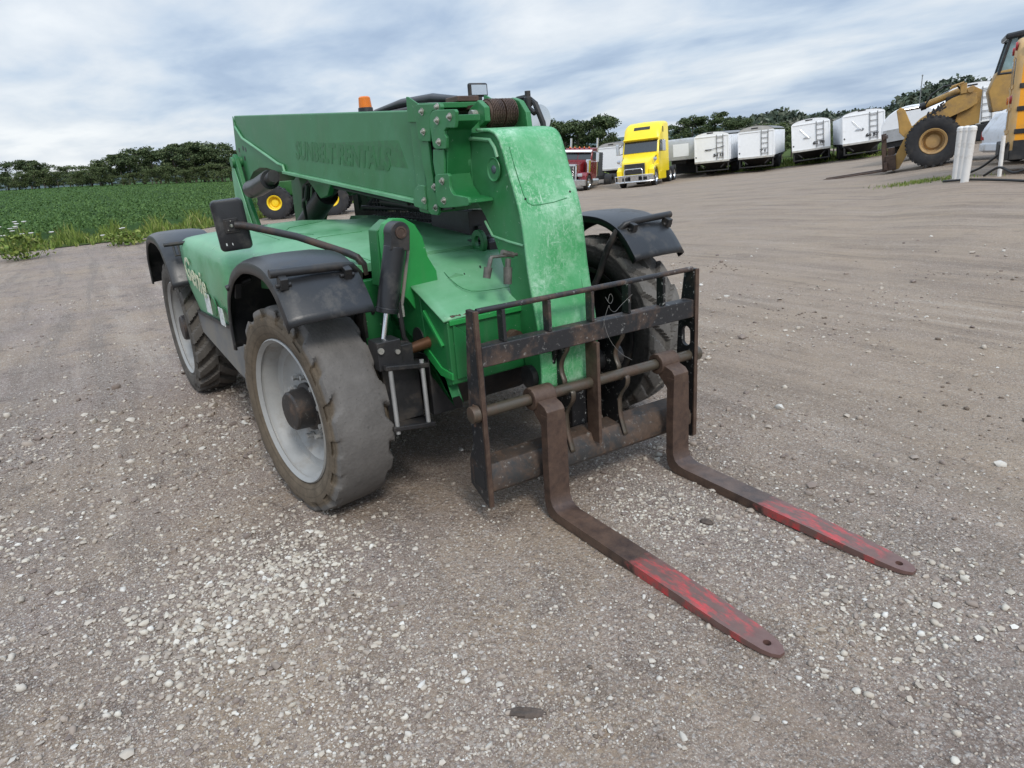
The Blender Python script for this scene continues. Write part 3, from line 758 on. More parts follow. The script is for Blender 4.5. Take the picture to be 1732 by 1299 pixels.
# --- boom nose: collars, wear plates, dark gap sheet and bolts
CO = MB()
CO.prism([(-.395, 1.80), (-.29, 1.80), (-.29, 1.33), (-.395, 1.34)], 'xz', -.026, .450)
COLL = CO.build('boom_collar', GREEN, TH, bevel=.006)
P([(-.391, 1.892), (-.367, 1.889), (-.267, 1.847), (-.285, 1.766), (-.400, 1.775)], -.034, -.0265, 'collar_fin', GREEN_HEAD_SIDE, COLL, .003)
P([(-.391, 1.892), (-.367, 1.889), (-.267, 1.847), (-.285, 1.766), (-.400, 1.775)], .42, .43, 'collar_fin', GREEN_HEAD_SIDE, COLL, .003)
MB().prism([(-.37, 1.86), (-.12, 1.84), (-.12, 1.815), (-.37, 1.826)], 'xz', .0, .42).build('top_plate', GREEN_HEAD_SIDE, COLL, bevel=.004)
MB().b2(-.24, -.12, .10, .22, 1.842, 1.868).build('rust_patch', RUST, COLL, bevel=.005)
P([(-.27, 1.80), (-.05, 1.78), (-.05, 1.36), (-.22, 1.345), (-.235, 1.50)], -.024, -.006, 'gap_shade_plate', BLACK, COLL, .003)  # black sheet added to draw the dark gap between the plates
P([(-.264, 1.830), (-.252, 1.842), (-.238, 1.844), (-.12, 1.836), (-.02, 1.827), (-.012, 1.812), (-.02, 1.800), (-.095, 1.803), (-.118, 1.790), (-.128, 1.760), (-.143, 1.677), (-.152, 1.672), (-.240, 1.678), (-.258, 1.686), (-.264, 1.705), (-.274, 1.80)], -.056, -.036, 'wear_plate', GREEN_HEAD_SIDE, COLL, .004)
P([(-.270, 1.692), (-.186, 1.678), (-.183, 1.563), (-.174, 1.50), (-.185, 1.463), (-.150, 1.385), (-.149, 1.345), (-.165, 1.330), (-.232, 1.332), (-.258, 1.346), (-.262, 1.40), (-.247, 1.497), (-.270, 1.60)], -.046, -.030, 'collar_strap', GREEN_HEAD_SIDE, COLL, .004)
P([(-.38, 1.447), (-.345, 1.468), (-.305, 1.474), (-.264, 1.470), (-.262, 1.352), (-.395, 1.368), (-.402, 1.40)], -.052, -.030, 'gusset', GREEN, COLL, .004)
# extension section (its collar and plates)
INN = MB().prism([(-.30, 1.765), (.02, 1.745), (.02, 1.39), (-.30, 1.41)], 'xz', .06, .36).build('boom_extension', GREEN_HEAD_SIDE, TH, bevel=.006)
P([(-.066, 1.778), (.13, 1.768), (.13, 1.742), (.05, 1.71), (.03, 1.66), (.03, 1.62), (.005, 1.52), (.03, 1.46), (.08, 1.42), (.18, 1.41), (.19, 1.395), (.08, 1.385), (-.045, 1.379), (-.075, 1.40), (-.085, 1.50), (-.085, 1.62)], -.066, .06, 'plate_carrier', GREEN_DARK, INN, .003)
P([(-.074, 1.775), (-.066, 1.789), (-.045, 1.799), (-.005, 1.800), (.150, 1.789), (.162, 1.778), (.152, 1.737), (.140, 1.714), (.098, 1.717), (.066, 1.719), (.046, 1.708), (.046, 1.694), (.058, 1.680), (.050, 1.640), (.044, 1.632), (-.046, 1.635), (-.066, 1.641), (-.075, 1.655), (-.083, 1.74)], -.084, -.067, 'wear_plate', GREEN_HEAD_SIDE, INN, .004)
P([(-.088, 1.634), (.014, 1.630), (.000, 1.522), (-.090, 1.520), (-.098, 1.579)], -.078, -.0665, 'strap', GREEN_HEAD_SIDE, INN, .003)
P([(-.086, 1.508), (-.078, 1.520), (-.060, 1.524), (.040, 1.526), (.052, 1.515), (.046, 1.470), (.056, 1.448), (.078, 1.433), (.196, 1.422), (.206, 1.412), (.208, 1.398), (.196, 1.386), (.091, 1.377), (-.045, 1.371), (-.068, 1.374), (-.084, 1.388), (-.096, 1.432)], -.084, -.067, 'wear_plate', GREEN_HEAD_SIDE, INN, .004)
bolts = [(COLL, -.196, 1.808, -.056), (COLL, -.045, 1.815, -.056), (COLL, -.200, 1.719, -.056), (COLL, -.165, 1.465, -.046), (COLL, -.172, 1.366, -.046), (COLL, -.272, 1.40, -.052),
         (INN, -.006, 1.755, -.084), (INN, .108, 1.762, -.084), (INN, -.008, 1.664, -.084), (INN, -.013, 1.493, -.084), (INN, -.014, 1.405, -.084)]
for par, x, z, y in bolts:
    MB().lathe([(y - .016, .0), (y - .016, .0065), (y - .010, .0065), (y - .010, .0105), (y - .003, .0105), (y - .003, .017), (y, .017)], (x, 0, z), 'y', 14).build('bolt', ZINC, par, smooth=30)
# chain pulley on top of the extension
PUL = MB().lathe([(.155, .052), (.165, .058), (.225, .058), (.228, .050), (.236, .050), (.239, .058), (.298, .058), (.308, .052)], (.02, 0, 1.775), 'y', 40).build('chain_pulley', CHAIN, TH, smooth=30)
lk = MB()
for k in range(26):
    a = 2 * math.pi * k / 26
    for q in range(7):
        yy = .168 + q * .0095 + (0 if q % 2 else .0); lk.box((.02 + .060 * math.cos(a + (.12 if q % 2 else 0)), yy, 1.775 + .060 * math.sin(a + (.12 if q % 2 else 0))), (.010, .0065, .014), (0, -math.degrees(a), 0))
        yy = .242 + q * .0095; lk.box((.02 + .060 * math.cos(a + (.12 if q % 2 else 0)), yy, 1.775 + .060 * math.sin(a + (.12 if q % 2 else 0))), (.010, .0065, .014), (0, -math.degrees(a), 0))
lk.build('chain', CHAIN, PUL, smooth=0)
P([(-.06, 1.80), (.02, 1.835), (.075, 1.80), (.075, 1.74), (.0, 1.71), (-.06, 1.72)], .120, .150, 'pulley_bracket', GREEN_HEAD_SIDE, TH, .004)
P([(-.06, 1.82), (.0, 1.845), (.06, 1.825), (.11, 1.77), (.12, 1.69), (-.06, 1.69)], .325, .355, 'pulley_bracket', GREEN_HEAD_SIDE, TH, .004)
MB().tube([(.0, .09, 1.775), (.0, .39, 1.775)], .02, 16).build('pulley_pin', ZINC, TH)
MB().tube([(.085, .395, 1.765), (.03, .395, 1.80), (-.02, .39, 1.80)], .012, 8).tube([(-.06, .40, 1.84), (-.0, .42, 1.845), (.06, .42, 1.81), (.10, .43, 1.72), (.10, .44, 1.60), (.04, .44, 1.45)], .014, 8).build('hose', HOSE, TH)
MB().lathe([(0, .02), (.04, .02), (.045, .014), (.07, .014)], (.03, .40, 1.80), 'z', 12).build('fitting', BLACK, TH)
MB().b2(-.2, .02, .15, .32, 1.806, 1.822).build('chain_strand', CHAIN, TH)

# --- boom head (goose neck)
hp = [(-.06, 1.700)] + [(.215 + .075 * math.sin(a), 1.606 + .082 * math.cos(a)) for a in np.linspace(0, 1.30, 8)] + [(.335, 1.50), (.372, 1.42), (.405, 1.32), (.418, 1.22), (.430, 1.10), (.448, 1.00), (.470, .90), (.486, .80), (.490, .66), (.485, .55), (.44, .50), (.385, .52), (.345, .66), (.315, .80), (.285, .92), (.252, 1.03), (.20, 1.145), (.15, 1.24), (.10, 1.32), (.05, 1.372), (.0, 1.395), (-.06, 1.40)]
HEAD = MB().prism(hp, 'xz', .062, .372).build('boom_head', GREEN_HEAD_SIDE, TH, bevel=.007, seg=3)
# wrapped front plate with scratches
fr = [(.10, 1.703)] + [(.217 + .079 * math.sin(a), 1.608 + .085 * math.cos(a)) for a in np.linspace(0, 1.30, 10)] + [(.341, 1.50), (.378, 1.42), (.411, 1.32), (.424, 1.22), (.436, 1.10), (.454, 1.00), (.476, .90), (.492, .80), (.496, .66), (.490, .55)]
fr2 = smooth_prof(fr, 60)
FRONT = MB().grid([[(x, y, z) for y in (.048, .06, .10, .16, .217, .27, .33, .372, .386)] for x, z in fr2]).build('front_plate', GREEN_FACE, HEAD, solid=.012, smooth=60)
def fpt(z_): # x of the front plate at a height
    zs = [p[1] for p in fr2][::-1]; xs_ = [p[0] for p in fr2][::-1]; return float(np.interp(z_, zs, xs_))
sm = MB().tube([(fpt(z) + .0060, y, z) for y, z in ((.085, 1.62), (.085, 1.55), (.088, 1.42), (.098, 1.385), (.12, 1.372), (.16, 1.37), (.24, 1.374), (.32, 1.385))], .0021, 5)
sm.build('plate_seam', GREEN_DARK, FRONT); sm = MB().tube([(fpt(z) + .0066, y, z) for y, z in ((.10, .96), (.10, .84), (.12, .825), (.30, .83), (.33, .85), (.335, 1.02))], .0009, 5)
sm.build('plate_seam', GREEN_DARK, FRONT)
MB().lathe([(0, .006), (.002, .006), (.002, 0)], (fpt(1.40) + .006, .092, 1.40), 'x', 8).lathe([(0, .006), (.002, .006), (.002, 0)], (fpt(1.41) + .006, .345, 1.41), 'x', 8).build('plate_hole', BLACK, FRONT)
MB().lathe([(.050, .052), (.046, .050), (.050, .043), (.056, .040), (.058, .0)], (.222, 0, 1.53), 'y', 32).build('pivot_boss', GREEN_HEAD_SIDE, HEAD)
MB().lathe([(.044, .0), (.044, .010), (.048, .018), (.057, .021), (.06, .021)], (.222, 0, 1.53), 'y', 20).build('pivot_pin', simple('grey_pin', (.09, .12, .13), .4, .5), HEAD)
MB().tube([(-.05, .058, 1.672), (.06, .056, 1.668), (.20, .056, 1.655), (.235, .056, 1.62), (.25, .056, 1.58)], .009, 8).tube([(.10, .06, 1.30), (.16, .058, 1.235), (.30, .058, 1.215), (.405, .058, 1.205)], .006, 8).build('weld_bead', GREEN_HOOD, HEAD)
P([(-.11, 1.715), (-.03, 1.697), (.002, 1.662), (.018, 1.625), (.020, 1.576), (.008, 1.535), (-.010, 1.505), (-.044, 1.474), (-.11, 1.466)], .044, .062, 'side_plate', GREEN_HEAD_SIDE, HEAD, .003)
# quick couplers hanging at the right side of the head
QC = MB().tube([(.36, .05, 1.165), (.36, -.085, 1.172), (.36, -.092, 1.16), (.36, -.108, 1.115)], [.008, .008, .010, .010], 10)
QC.tube([(.36, -.106, 1.13), (.362, -.120, 1.085)], [.019, .017], 12).tube([(.37, -.005, 1.155), (.372, -.012, 1.118)], [.013, .013], 10).tube([(.372, -.012, 1.118), (.376, -.022, 1.045)], [.020, .019], 14)
QC.tube([(.36, -.03, 1.185), (.36, .03, 1.165)], .013, 8).build('hydraulic_couplers', simple('dusty_coupler', (.12, .115, .10), .5, .4, var=.35, scale=30), HEAD)
MB().lathe([(-.012, .030), (-.012, .062), (.012, .062), (.012, .030)], (-.235, .225, 1.165), 'y', 24, close=True).b2(-.30, -.17, .213, .237, 1.09, 1.115).build('lifting_eye', GREEN_HEAD_SIDE, TH, bevel=.003)
MB().tube([(.36, -.14, .76), (.37, -.05, .79), (.37, .02, .80)], .016, 8).lathe([(-.02, .04), (.02, .04)], (.365, .0, .79), 'x', 14).box((.36, -.10, .775), (.05, .07, .04)).tube([(.36, -.17, .76), (.36, -.12, .765)], .022, 10).build('rusty_chain', CHAIN, NOSE)

# --- cab on the far side, black guard and mirrors
cb_ = MB()
cb_.prism([(-2.60, .70), (-2.60, 1.86), (-2.50, 1.93), (-1.15, 1.93), (-.92, 1.20), (-.70, 1.12), (-.62, .70)], 'xz', .50, .97)
CAB = cb_.build('cab', BLACK, TH, bevel=.02)
MB().prism([(-2.45, 1.25), (-2.45, 1.82), (-1.22, 1.82), (-1.03, 1.25)], 'xz', .490, .498).build('side_window', GLASS, CAB)
MB().prism([(-1.16, 1.90), (-.93, 1.22), (-.90, 1.22), (-1.13, 1.90)], 'xz', .53, .94).build('windscreen', GLASS, CAB)
MB().tube([(-2.2, .62, 1.955), (-1.75, .62, 1.975), (-1.3, .62, 1.965), (-1.0, .62, 1.93)], [.02, .03, .03, .02], 12).build('roof_rail', PLASTIC, CAB)
gd = MB()
gd.b2(-2.15, -.52, .40, .44, 1.11, 1.215).tube([(-2.15, .39, 1.29), (-1.4, .39, 1.29), (-.6, .39, 1.285)], .012, 8).tube([(-1.75, .385, 1.34), (-1.05, .385, 1.30)], .028, 14)
gd.b2(-1.0, -.55, .36, .50, 1.10, 1.30)
for k in range(26): gd.tube([(-1.95 + k * .055, .405, 1.20), (-1.95 + k * .055, .405, 1.36)], .004, 5)
for k in range(3): gd.tube([(-2.0, .405, 1.235 + k * .045), (-.6, .405, 1.235 + k * .045)], .004, 5)
gd.build('mesh_guard', BLACK, TH, bevel=.01)
MB().lathe([(0, .055), (.01, .055), (.014, .045), (.03, .045)], (-.28, .30, 1.155), 'z', 20).b2(-.42, -.2, .26, .44, 1.06, 1.16).build('fluid_tank', PLASTIC, TH, bevel=.015)
MB().b2(-.62, -.45, .40, .52, 1.305, 1.325).build('sticker', STICK, TH)
BEA = MB().lathe([(0, .060), (.03, .058), (.034, .05), (.04, .05)], (-2.56, .70, 1.925 + .06), 'z', 24).build('beacon', PLASTIC, CAB)
MB().lathe([(.032, .052), (.105, .046), (.114, .036), (.116, .0)], (-2.56, .70, 1.985), 'z', 24).build('lens', ORANGE, BEA)
LMP = MB().box((-1.2, .90, 2.0), (.03, .145, .085)).b2(-1.215, -1.19, .87, .93, 1.90, 1.97).build('roof_mirror', BLACK, CAB, bevel=.012)
MB().box((-1.183, .90, 2.0), (.006, .115, .06)).build('glass', LENS, LMP)
RM = MB().tube([(-.75, .80, 1.20), (-.56, .88, 1.70), (-.55, .90, 1.76)], .012, 8).lathe([(-.015, .0), (-.012, .055), (.0, .075), (.008, .078), (.010, .0)], (-.55, .90, 1.775), 'x', 28).build('round_mirror', LENS, TH)
# big mirror on its arm at the right front corner
MA = MB().tube([(-.30, -.405, 1.08), (-.295, -.41, 1.13), (-.31, -.43, 1.165), (-.36, -.455, 1.185), (-.62, -.61, 1.27), (-.87, -.80, 1.338), (-.885, -.835, 1.342)], .0185, 14)
mcol = simple('arm_paint_worn', (.018, .017, .017), .5, dirt=(.09, .05, .03), dirt_amt=.42, dscale=5, var=.3)
MIRR = MA.build('mirror_arm', mcol, TH)
mh = empty('mirror', (-.915, -.845, 1.342), 0, TH); mh.rotation_euler = Euler((R_(3), R_(4), R_(-14)))
def rr(w_, h_, r, n=6):
    o = []
    for cx, cz, a0 in ((w_ - r, h_ - r, 0), (-w_ + r, h_ - r, 90), (-w_ + r, -h_ + r, 180), (w_ - r, -h_ + r, 270)):
        for k in range(n + 1):
            a = R_(a0 + 90 * k / n); o.append((cx + r * math.cos(a), cz + r * math.sin(a)))
    return o
mcase = MB().loft([[(-.022, y, z) for y, z in rr(.076, .126, .022)], [(-.018, y, z) for y, z in rr(.080, .130, .024)], [(.004, y, z) for y, z in rr(.080, .130, .024)], [(.014, y, z) for y, z in rr(.076, .126, .024)], [(.018, y, z) for y, z in rr(.066, .116, .022)]])
mcase.build('mirror_housing', PLASTIC, mh, smooth=40)
MB().prism(rr(.07, .12, .02), 'yz', -.026, -.023).build('mirror_glass', MIRROR, mh)
MB().prism(rr(.036, .036, .006), 'yz', .017, .026).prism(rr(.028, .028, .004), 'yz', .025, .030).build('mount_plate', BLACK, mh, bevel=.002)
MB().lathe([(.028, .009), (.036, .009), (.040, .006), (.041, 0)], (0, 0, 0.0), 'x', 12).lathe([(.028, .003), (.032, .003), (.032, 0)], (0, -.02, -.02), 'x', 8).lathe([(.028, .003), (.032, .003), (.032, 0)], (0, .0, .024), 'x', 8).build('mount_bolt', ZINC, mh)
MB().box((.0185, -.045, -.092), (.001, .006, .013)).box((.0185, -.016, -.094), (.001, .004, .012)).build('mark', STICK, mh)

# --- pallet fork carriage (its own square set of axes)
FC = MB()
Ai = R_(-3.0)
def side_plate(y0, y1):
    return MB().prism([(-.125, 1.0), (-.06, 1.0), (-.048, .72), (-.05, .42), (-.055, .115), (-.075, .11), (-.225, .175), (-.215, .30), (-.165, .40), (-.175, .56), (-.165, .72)], 'xz', y0, y1)
FRM = MB().b2(-.12, -.055, -.605, .605, .758, .848).build('fork_carriage', RUST_BAR, TH, bevel=.006)
ox, oy = .636, .336
FRM.location = (math.cos(Ai) * ox - math.sin(Ai) * oy, math.sin(Ai) * ox + math.cos(Ai) * oy, 0); FRM.rotation_euler = (0, 0, Ai)
side_plate(-.628, -.6055).build('side_plate', RUST_BAR, FRM, bevel=.003)
sp_ = side_plate(.6055, .628).build('side_plate', BLACK_SPECK, FRM, bevel=.003)
cut(sp_, MB().prism([(-.11 + .028 * math.cos(a), .63 + (.045 if math.sin(a) > 0 else -.0) + .028 * math.sin(a)) for a in np.linspace(0, 2 * math.pi, 20, endpoint=False)], 'xz', .5, .7))
MB().b2(-.057, -.047, .6055, .628, .12, 1.0).build('edge_strip', RUST, FRM, bevel=.002)
MB().b2(-.064, -.047, -.630, -.610, .12, 1.0).build('edge_strip', RUST, FRM, bevel=.002)
MB().tube([(-.075, -.605, .995), (-.075, .605, .998)], .0125, 12).build('top_rail', RUST_BAR, FRM)
for yb in (-.486, -.256, -.022, .192, .408):
    MB().b2(-.105, -.058, yb - .008, yb + .008, .849, .986).build('guard_bar', BLACK_SPECK if yb > .1 else RUST_BAR, FRM, bevel=.002)
LB = MB().prism([(-.20, .165), (-.085, .165), (-.062, .185), (-.060, .235), (-.095, .300), (-.19, .310), (-.205, .29)], 'xz', -.605, .605).build('lower_beam', BEAM, FRM, bevel=.006)
MB().prism([(-.18, .19), (-.085, .19), (-.085, .28), (-.18, .28)], 'xz', -.6300, -.6285).build('beam_opening', DARKGREY, LB)
MB().b2(-.12, -.030, -.030, -.012, .262, .758).build('center_post', RUST, FRM, bevel=.004)
SHF = MB().tube([(-.088, -.660, .555), (-.088, .660, .555)], .026, 24).tube([(-.088, -.668, .555), (-.088, -.632, .555)], [.036, .039], 24).tube([(-.088, .632, .555), (-.088, .668, .555)], [.039, .036], 24).build('cross_shaft', SHAFT, FRM, bevel=.003)
MB().tube([(-.088, -.650, .60), (-.088, -.650, .50)], .005, 6).build('lock_pin', RUST, SHF)
hook = smooth_prof([(-.065, .80), (-.070, .745), (-.105, .705), (-.130, .66), (-.122, .615), (-.095, .590), (-.115, .560), (-.085, .523), (-.060, .535), (-.055, .56), (-.043, .565), (-.037, .545), (-.045, .505), (-.075, .475), (-.105, .43), (-.100, .35), (-.075, .285), (-.06, .25)], 60)
for yh in (-.165, .155):
    MB().prism([(x, z) for x, z in hook] + [(-.21, .25), (-.26, .45), (-.32, .56), (-.27, .70), (-.20, .80)], 'xz', yh - .012, yh + .012).build('hook_plate', BLACK_SPECK, FRM, bevel=.002)
    MB().grid([[(x + .003, yh - .0125, z), (x + .003, yh + .0125, z)] for x, z in hook]).build('hook_edge', SHAFT, FRM, solid=.004)
MB().prism([(-.10, .78), (-.16, .80), (-.30, .66), (-.36, .56), (-.33, .46), (-.20, .48), (-.16, .62)], 'xz', -.20, -.182).build('hook_cheek', BLACK_SPECK, FRM, bevel=.004)
MB().b2(-.36, -.20, -.06, .03, .25, .78).b2(-.34, -.22, .05, .12, .24, .74).build('coupler', BLACK_SPECK, FRM, bevel=.008)
MB().tube([(-.24, -.28, .60), (-.24, .26, .60)], .055, 20).build('coupler_pin', BLACK, FRM)
wr = MB()
def curl(pts, k=3):
    for _ in range(k):
        q = [pts[0]]
        for u, v in zip(pts[:-1], pts[1:]): q += [tuple(.75 * a_ + .25 * b_ for a_, b_ in zip(u, v)), tuple(.25 * a_ + .75 * b_ for a_, b_ in zip(u, v))]
        pts = q + [pts[-1]]
    return pts
wr.tube(curl([(-.06, .02, .76), (-.05, .035, .86), (-.045, .06, .92), (-.04, .055, .90), (-.045, .09, .87), (-.05, .13, .90), (-.05, .20, .94)]), .0009, 5)
wr.tube(curl([(-.05, .03, .84), (-.03, .04, .76), (-.02, .10, .68), (-.01, .16, .64)]), .0009, 5).tube(curl([(-.06, .05, .95), (-.05, .07, .91), (-.05, .09, .94), (-.05, .07, .97), (-.05, .055, .93)]), .0009, 5)
wr.build('loose_wire', GREYSKIRT, FRM)


def fork(y, yaw):
    inn = [(.030, .500), (.030, .30), (.030, .13), (.0335, .098), (.046, .074), (.070, .058), (.105, .051), (.40, .047), (.80, .040), (1.00, .034), (1.10, .030), (1.16, .026), (1.19, .024), (1.21, .022)]
    ou = [(-.016, .500), (-.016, .30), (-.016, .10), (-.012, .060), (.002, .030), (.030, .012), (.075, .006), (.40, .005), (.80, .005), (1.00, .006), (1.10, .007), (1.16, .008), (1.19, .009), (1.21, .010)]
    wd = [.100, .108, .11, .11, .11, .11, .11, .11, .108, .105, .094, .078, .058, .024]
    secs = [[(a[0], -q / 2, a[1]), (a[0], q / 2, a[1]), (b[0], q / 2, b[1]), (b[0], -q / 2, b[1])] for a, b, q in zip(inn, ou, wd)]
    o = MB().loft(secs).build('fork', FORK, FRM, smooth=25)
    cut(o, MB().lathe([(-.05, .0135), (.2, .0135)], (1.152, 0, 0), 'z', 20))
    o.modifiers.new('round', 'BEVEL'); o.modifiers['round'].width = .0035; o.modifiers['round'].limit_method = 'ANGLE'; o.modifiers['round'].angle_limit = R_(45); o.modifiers['round'].segments = 2
    o.location = (.0, y, 0); o.rotation_euler = (0, 0, R_(yaw))
    MB().lathe([(-.060, .028), (-.060, .048), (-.056, .052), (.056, .052), (.060, .048), (.060, .028)], (-.088, 0, .555), 'y', 36, close=True).prism([(-.084, .506), (-.036, .556), (.012, .540), (.0302, .520), (.0302, .47), (-.0162, .44)], 'xz', -.048, .048).build('fork_eye', RUST, o, bevel=.004)
    return o


fork(-.312, 1.1); fork(.437, .9)

# ------------------------------------------------------------------ background vehicles
def plain_wheel(parent, x, y, z, r, wdt, rimmat, side, rr=.56, hubr=.2, n=36, lug=0, name='wheel'):
    w_ = empty(name, (x, y, z), 0, parent); h = wdt / 2
    t = MB()
    t.lathe([(-h * .8, r * rr), (-h, r * (rr + .12)), (-h, r * .90), (-h * .86, r), (h * .86, r), (h, r * .90), (h, r * (rr + .12)), (h * .8, r * rr)], n=n, close=True)
    if lug:
        for k in range(lug):
            a = 360 / lug * k
            for sd in (-1, 1):
                c = Euler((0, R_(-a - (180 / lug if sd > 0 else 0)), 0)).to_matrix() @ Vector((r * .985, sd * h * .50, 0))
                t.box(c, (r * .10, h * .98, r * .09), (0, -a - (180 / lug if sd > 0 else 0), 0))
    t.build('tyre', TYRE_DARK, w_)
    s_ = side
    MB().lathe([(s_ * h * .84, r * (rr + .02)), (s_ * h * .90, r * rr), (s_ * h * .80, r * rr * .86), (s_ * h * .10, r * rr * .80), (s_ * h * .02, r * rr * .62), (s_ * h * .08, r * hubr * 1.3), (s_ * h * .30, r * hubr), (s_ * h * .34, 0)] if lug else [(s_ * h * .84, r * (rr + .02)), (s_ * h * .90, r * rr), (s_ * h * .55, r * rr * .92), (s_ * h * .35, r * rr * .80), (s_ * h * .35, r * hubr * 1.4), (s_ * h * .75, r * hubr), (s_ * h * .80, 0)], n=n, cap=False).build('rim', rimmat, w_)
    return w_


def scaled_loft(secs): return MB().loft(secs)


ALU = simple('polished_aluminium', (.62, .63, .64), .22, .85, var=.15)

# --- yellow sleeper tractor unit
def yellow_truck():
    t = empty('semi_truck'); tag(t, 'bright yellow tractor unit with tall sleeper roof and chrome bull bar', 'truck')
    W = 1.22
    def sec(x, w, z0, z1, r=.12):
        return [(x, -w, z0), (x, -w, z1 - r), (x, -w + r * .4, z1 - r * .35), (x, -w + r * 1.2, z1), (x, 0, z1 + .03), (x, w - r * 1.2, z1), (x, w - r * .4, z1 - r * .35), (x, w, z1 - r), (x, w, z0)]
    MB().loft([sec(-.05, .72, .75, 1.38), sec(-.12, .82, .70, 1.52), sec(-.45, .95, .70, 1.68), sec(-1.0, 1.02, .78, 1.84), sec(-1.65, 1.08, .78, 2.02)]).build('hood', YELLOW, t, bevel=.02)
    f = MB()
    for sd in (-1, 1):
        arc = [(-.95 + .62 * math.cos(a), .52 + .62 * math.sin(a)) for a in np.linspace(.15, math.pi - .15, 12)]
        f.prism([(-.10, .62), (-.12, 1.05), (-.45, 1.28), (-1.45, 1.32), (-1.66, 1.10), (-1.66, .60)] + arc[::-1], 'xz', sd * .86, sd * 1.2)
    f.build('front_fender', YELLOW, t, bevel=.05)
    MB().loft([sec(-1.62, W - .03, .80, 2.0, .08), sec(-2.02, W - .05, .80, 2.88, .16), sec(-2.06, W - .05, .80, 3.0, .2), sec(-2.25, W - .03, .80, 3.42, .3), sec(-2.6, W, .80, 3.80, .28), sec(-3.2, W, .80, 3.95, .22), sec(-4.5, W, .80, 3.98, .2)]).build('cab', YELLOW, t, bevel=.02)
    MB().prism([(-1.605, 2.08), (-1.95, 2.80), (-1.98, 2.80), (-1.64, 2.08)], 'xz', -1.08, 1.08).build('windscreen', GLASS, t, bevel=.01)
    MB().prism([(-1.92, 2.80), (-1.72, 2.90), (-1.74, 2.94), (-2.05, 2.98), (-2.05, 2.80)], 'xz', -1.14, 1.14).build('sun_visor', YELLOW, t, bevel=.02)
    for sd in (-1, 1):
        MB().prism([(-1.85, 2.12), (-2.12, 2.78), (-2.62, 2.78), (-2.62, 2.12)], 'xz', sd * (W - .01), sd * (W + .012)).build('side_window', GLASS, t, bevel=.01)
        MB().b2(-3.15, -2.85, sd * (W - .01), sd * (W + .012), 2.25, 2.80).build('sleeper_window', GLASS, t, bevel=.01)
        MB().b2(-3.05, -2.80, sd * (W - .02), sd * (W + .012), 3.25, 3.60).build('roof_window', GLASS, t, bevel=.02)
        MB().prism([(-.16, 1.02), (-.48, 1.22), (-.52, 1.10), (-.20, .92)], 'xz', sd * .90, sd * 1.208).build('headlight', LENS, t, bevel=.02)
        MB().prism([(-1.05, 1.66), (-1.45, 1.86), (-1.5, 1.80), (-1.1, 1.60)], 'xz', sd * .98, sd * 1.09).prism([(-1.0, 1.56), (-1.42, 1.74), (-1.46, 1.68), (-1.04, 1.48)], 'xz', sd * .98, sd * 1.085).build('hood_vent', BLACK, t)
        m_ = MB().b2(-1.85, -1.70, sd * 1.42, sd * 1.62, 2.05, 2.72).build('mirror', CHROME, t, bevel=.03)
        MB().tube([(-1.80, sd * 1.20, 2.10), (-1.78, sd * 1.45, 2.06), (-1.78, sd * 1.50, 2.4), (-1.9, sd * 1.2, 2.7)], .025, 8).build('bracket', BLACK, m_)
        MB().lathe([(0, .0), (.04, .09), (.10, .12), (.12, 0)], (-.75, sd * 1.18, 1.62), 'x', 16).tube([(-.7, sd * 1.18, 1.60), (-.72, sd * 1.06, 1.40)], .02, 6).build('hood_mirror', CHROME, t)
        MB().b2(-3.6, -1.75, sd * (W - .30), sd * (W - .01), .32, .86).build('side_skirt', YELLOW, t, bevel=.06)
        for x_ in (-1.85, -2.7): MB().b2(x_ - .25, x_ + .25, sd * (W - .28), sd * (W + .004), .30, .335).build('step', BLACK, t)
        plain_wheel(t, -.95, sd * 1.02, .52, .52, .30, ALU, sd)
        for x_ in (-5.1, -6.4): plain_wheel(t, x_, sd * .92, .52, .52, .56, ALU, sd)
    MB().b2(-.06, .0, -.62, .62, .80, 1.42).build('grille', BLACK, t, bevel=.02)
    g = MB()
    for k in range(7): g.b2(-.01, .012, -.58, .58, .86 + k * .08, .872 + k * .08)
    g.tube([(.02, -.16, 1.02), (.02, .16, 1.20)], .018, 6).tube([(.0, -.64, .78), (.0, -.66, 1.42), (.0, .66, 1.42), (.0, .64, .78)], .025, 8)
    g.build('grille_bars', simple('dull_grille', (.16, .16, .16), .4, .5), t)
    MB().loft([[(.05, -.9, z), (.12, 0, z), (.05, .9, z), (-.2, 1.2, z), (-.45, 1.2, z), (-.45, -1.2, z), (-.2, -1.2, z)] for z in (.36, .74)]).build('bumper', CHROME, t, bevel=.03)
    MB().b2(.05, .10, -.45, .45, .42, .68).build('bumper_opening', BLACK, t, bevel=.02)
    bb = MB()
    bb.tube([(.32, -.58, .34), (.32, -.58, 1.02), (.32, -.50, 1.12), (.32, .50, 1.12), (.32, .58, 1.02), (.32, .58, .34)], .035, 10).tube([(.32, -.58, .74), (.32, .58, .74)], .028, 8)
    bb.tube([(.2, -1.22, .72), (.32, -.58, .74)], .03, 8).tube([(.2, 1.22, .72), (.32, .58, .74)], .03, 8).tube([(.05, -1.25, .36), (.30, -.9, .34), (.32, .9, .34), (.05, 1.25, .36)], .045, 8).tube([(.2, -1.22, .72), (.05, -1.25, .36)], .03, 8).tube([(.2, 1.22, .72), (.05, 1.25, .36)], .03, 8)
    bb.build('bull_bar', ALU, t)
    MB().prism([(-2.26, 3.48), (-2.40, 3.66), (-2.43, 3.64), (-2.29, 3.46)], 'xz', -.52, .52).build('roof_vent', BLACK, t)
    MB().b2(-7.1, -1.2, -.42, .42, .60, .92).box((-5.75, 0, 1.05), (1.1, .9, .14)).b2(-.6, .1, -.8, .8, .42, .62).build('frame', DARKGREY, t)
    return t


stand(yellow_truck(), -32.2, 28.5, 304)

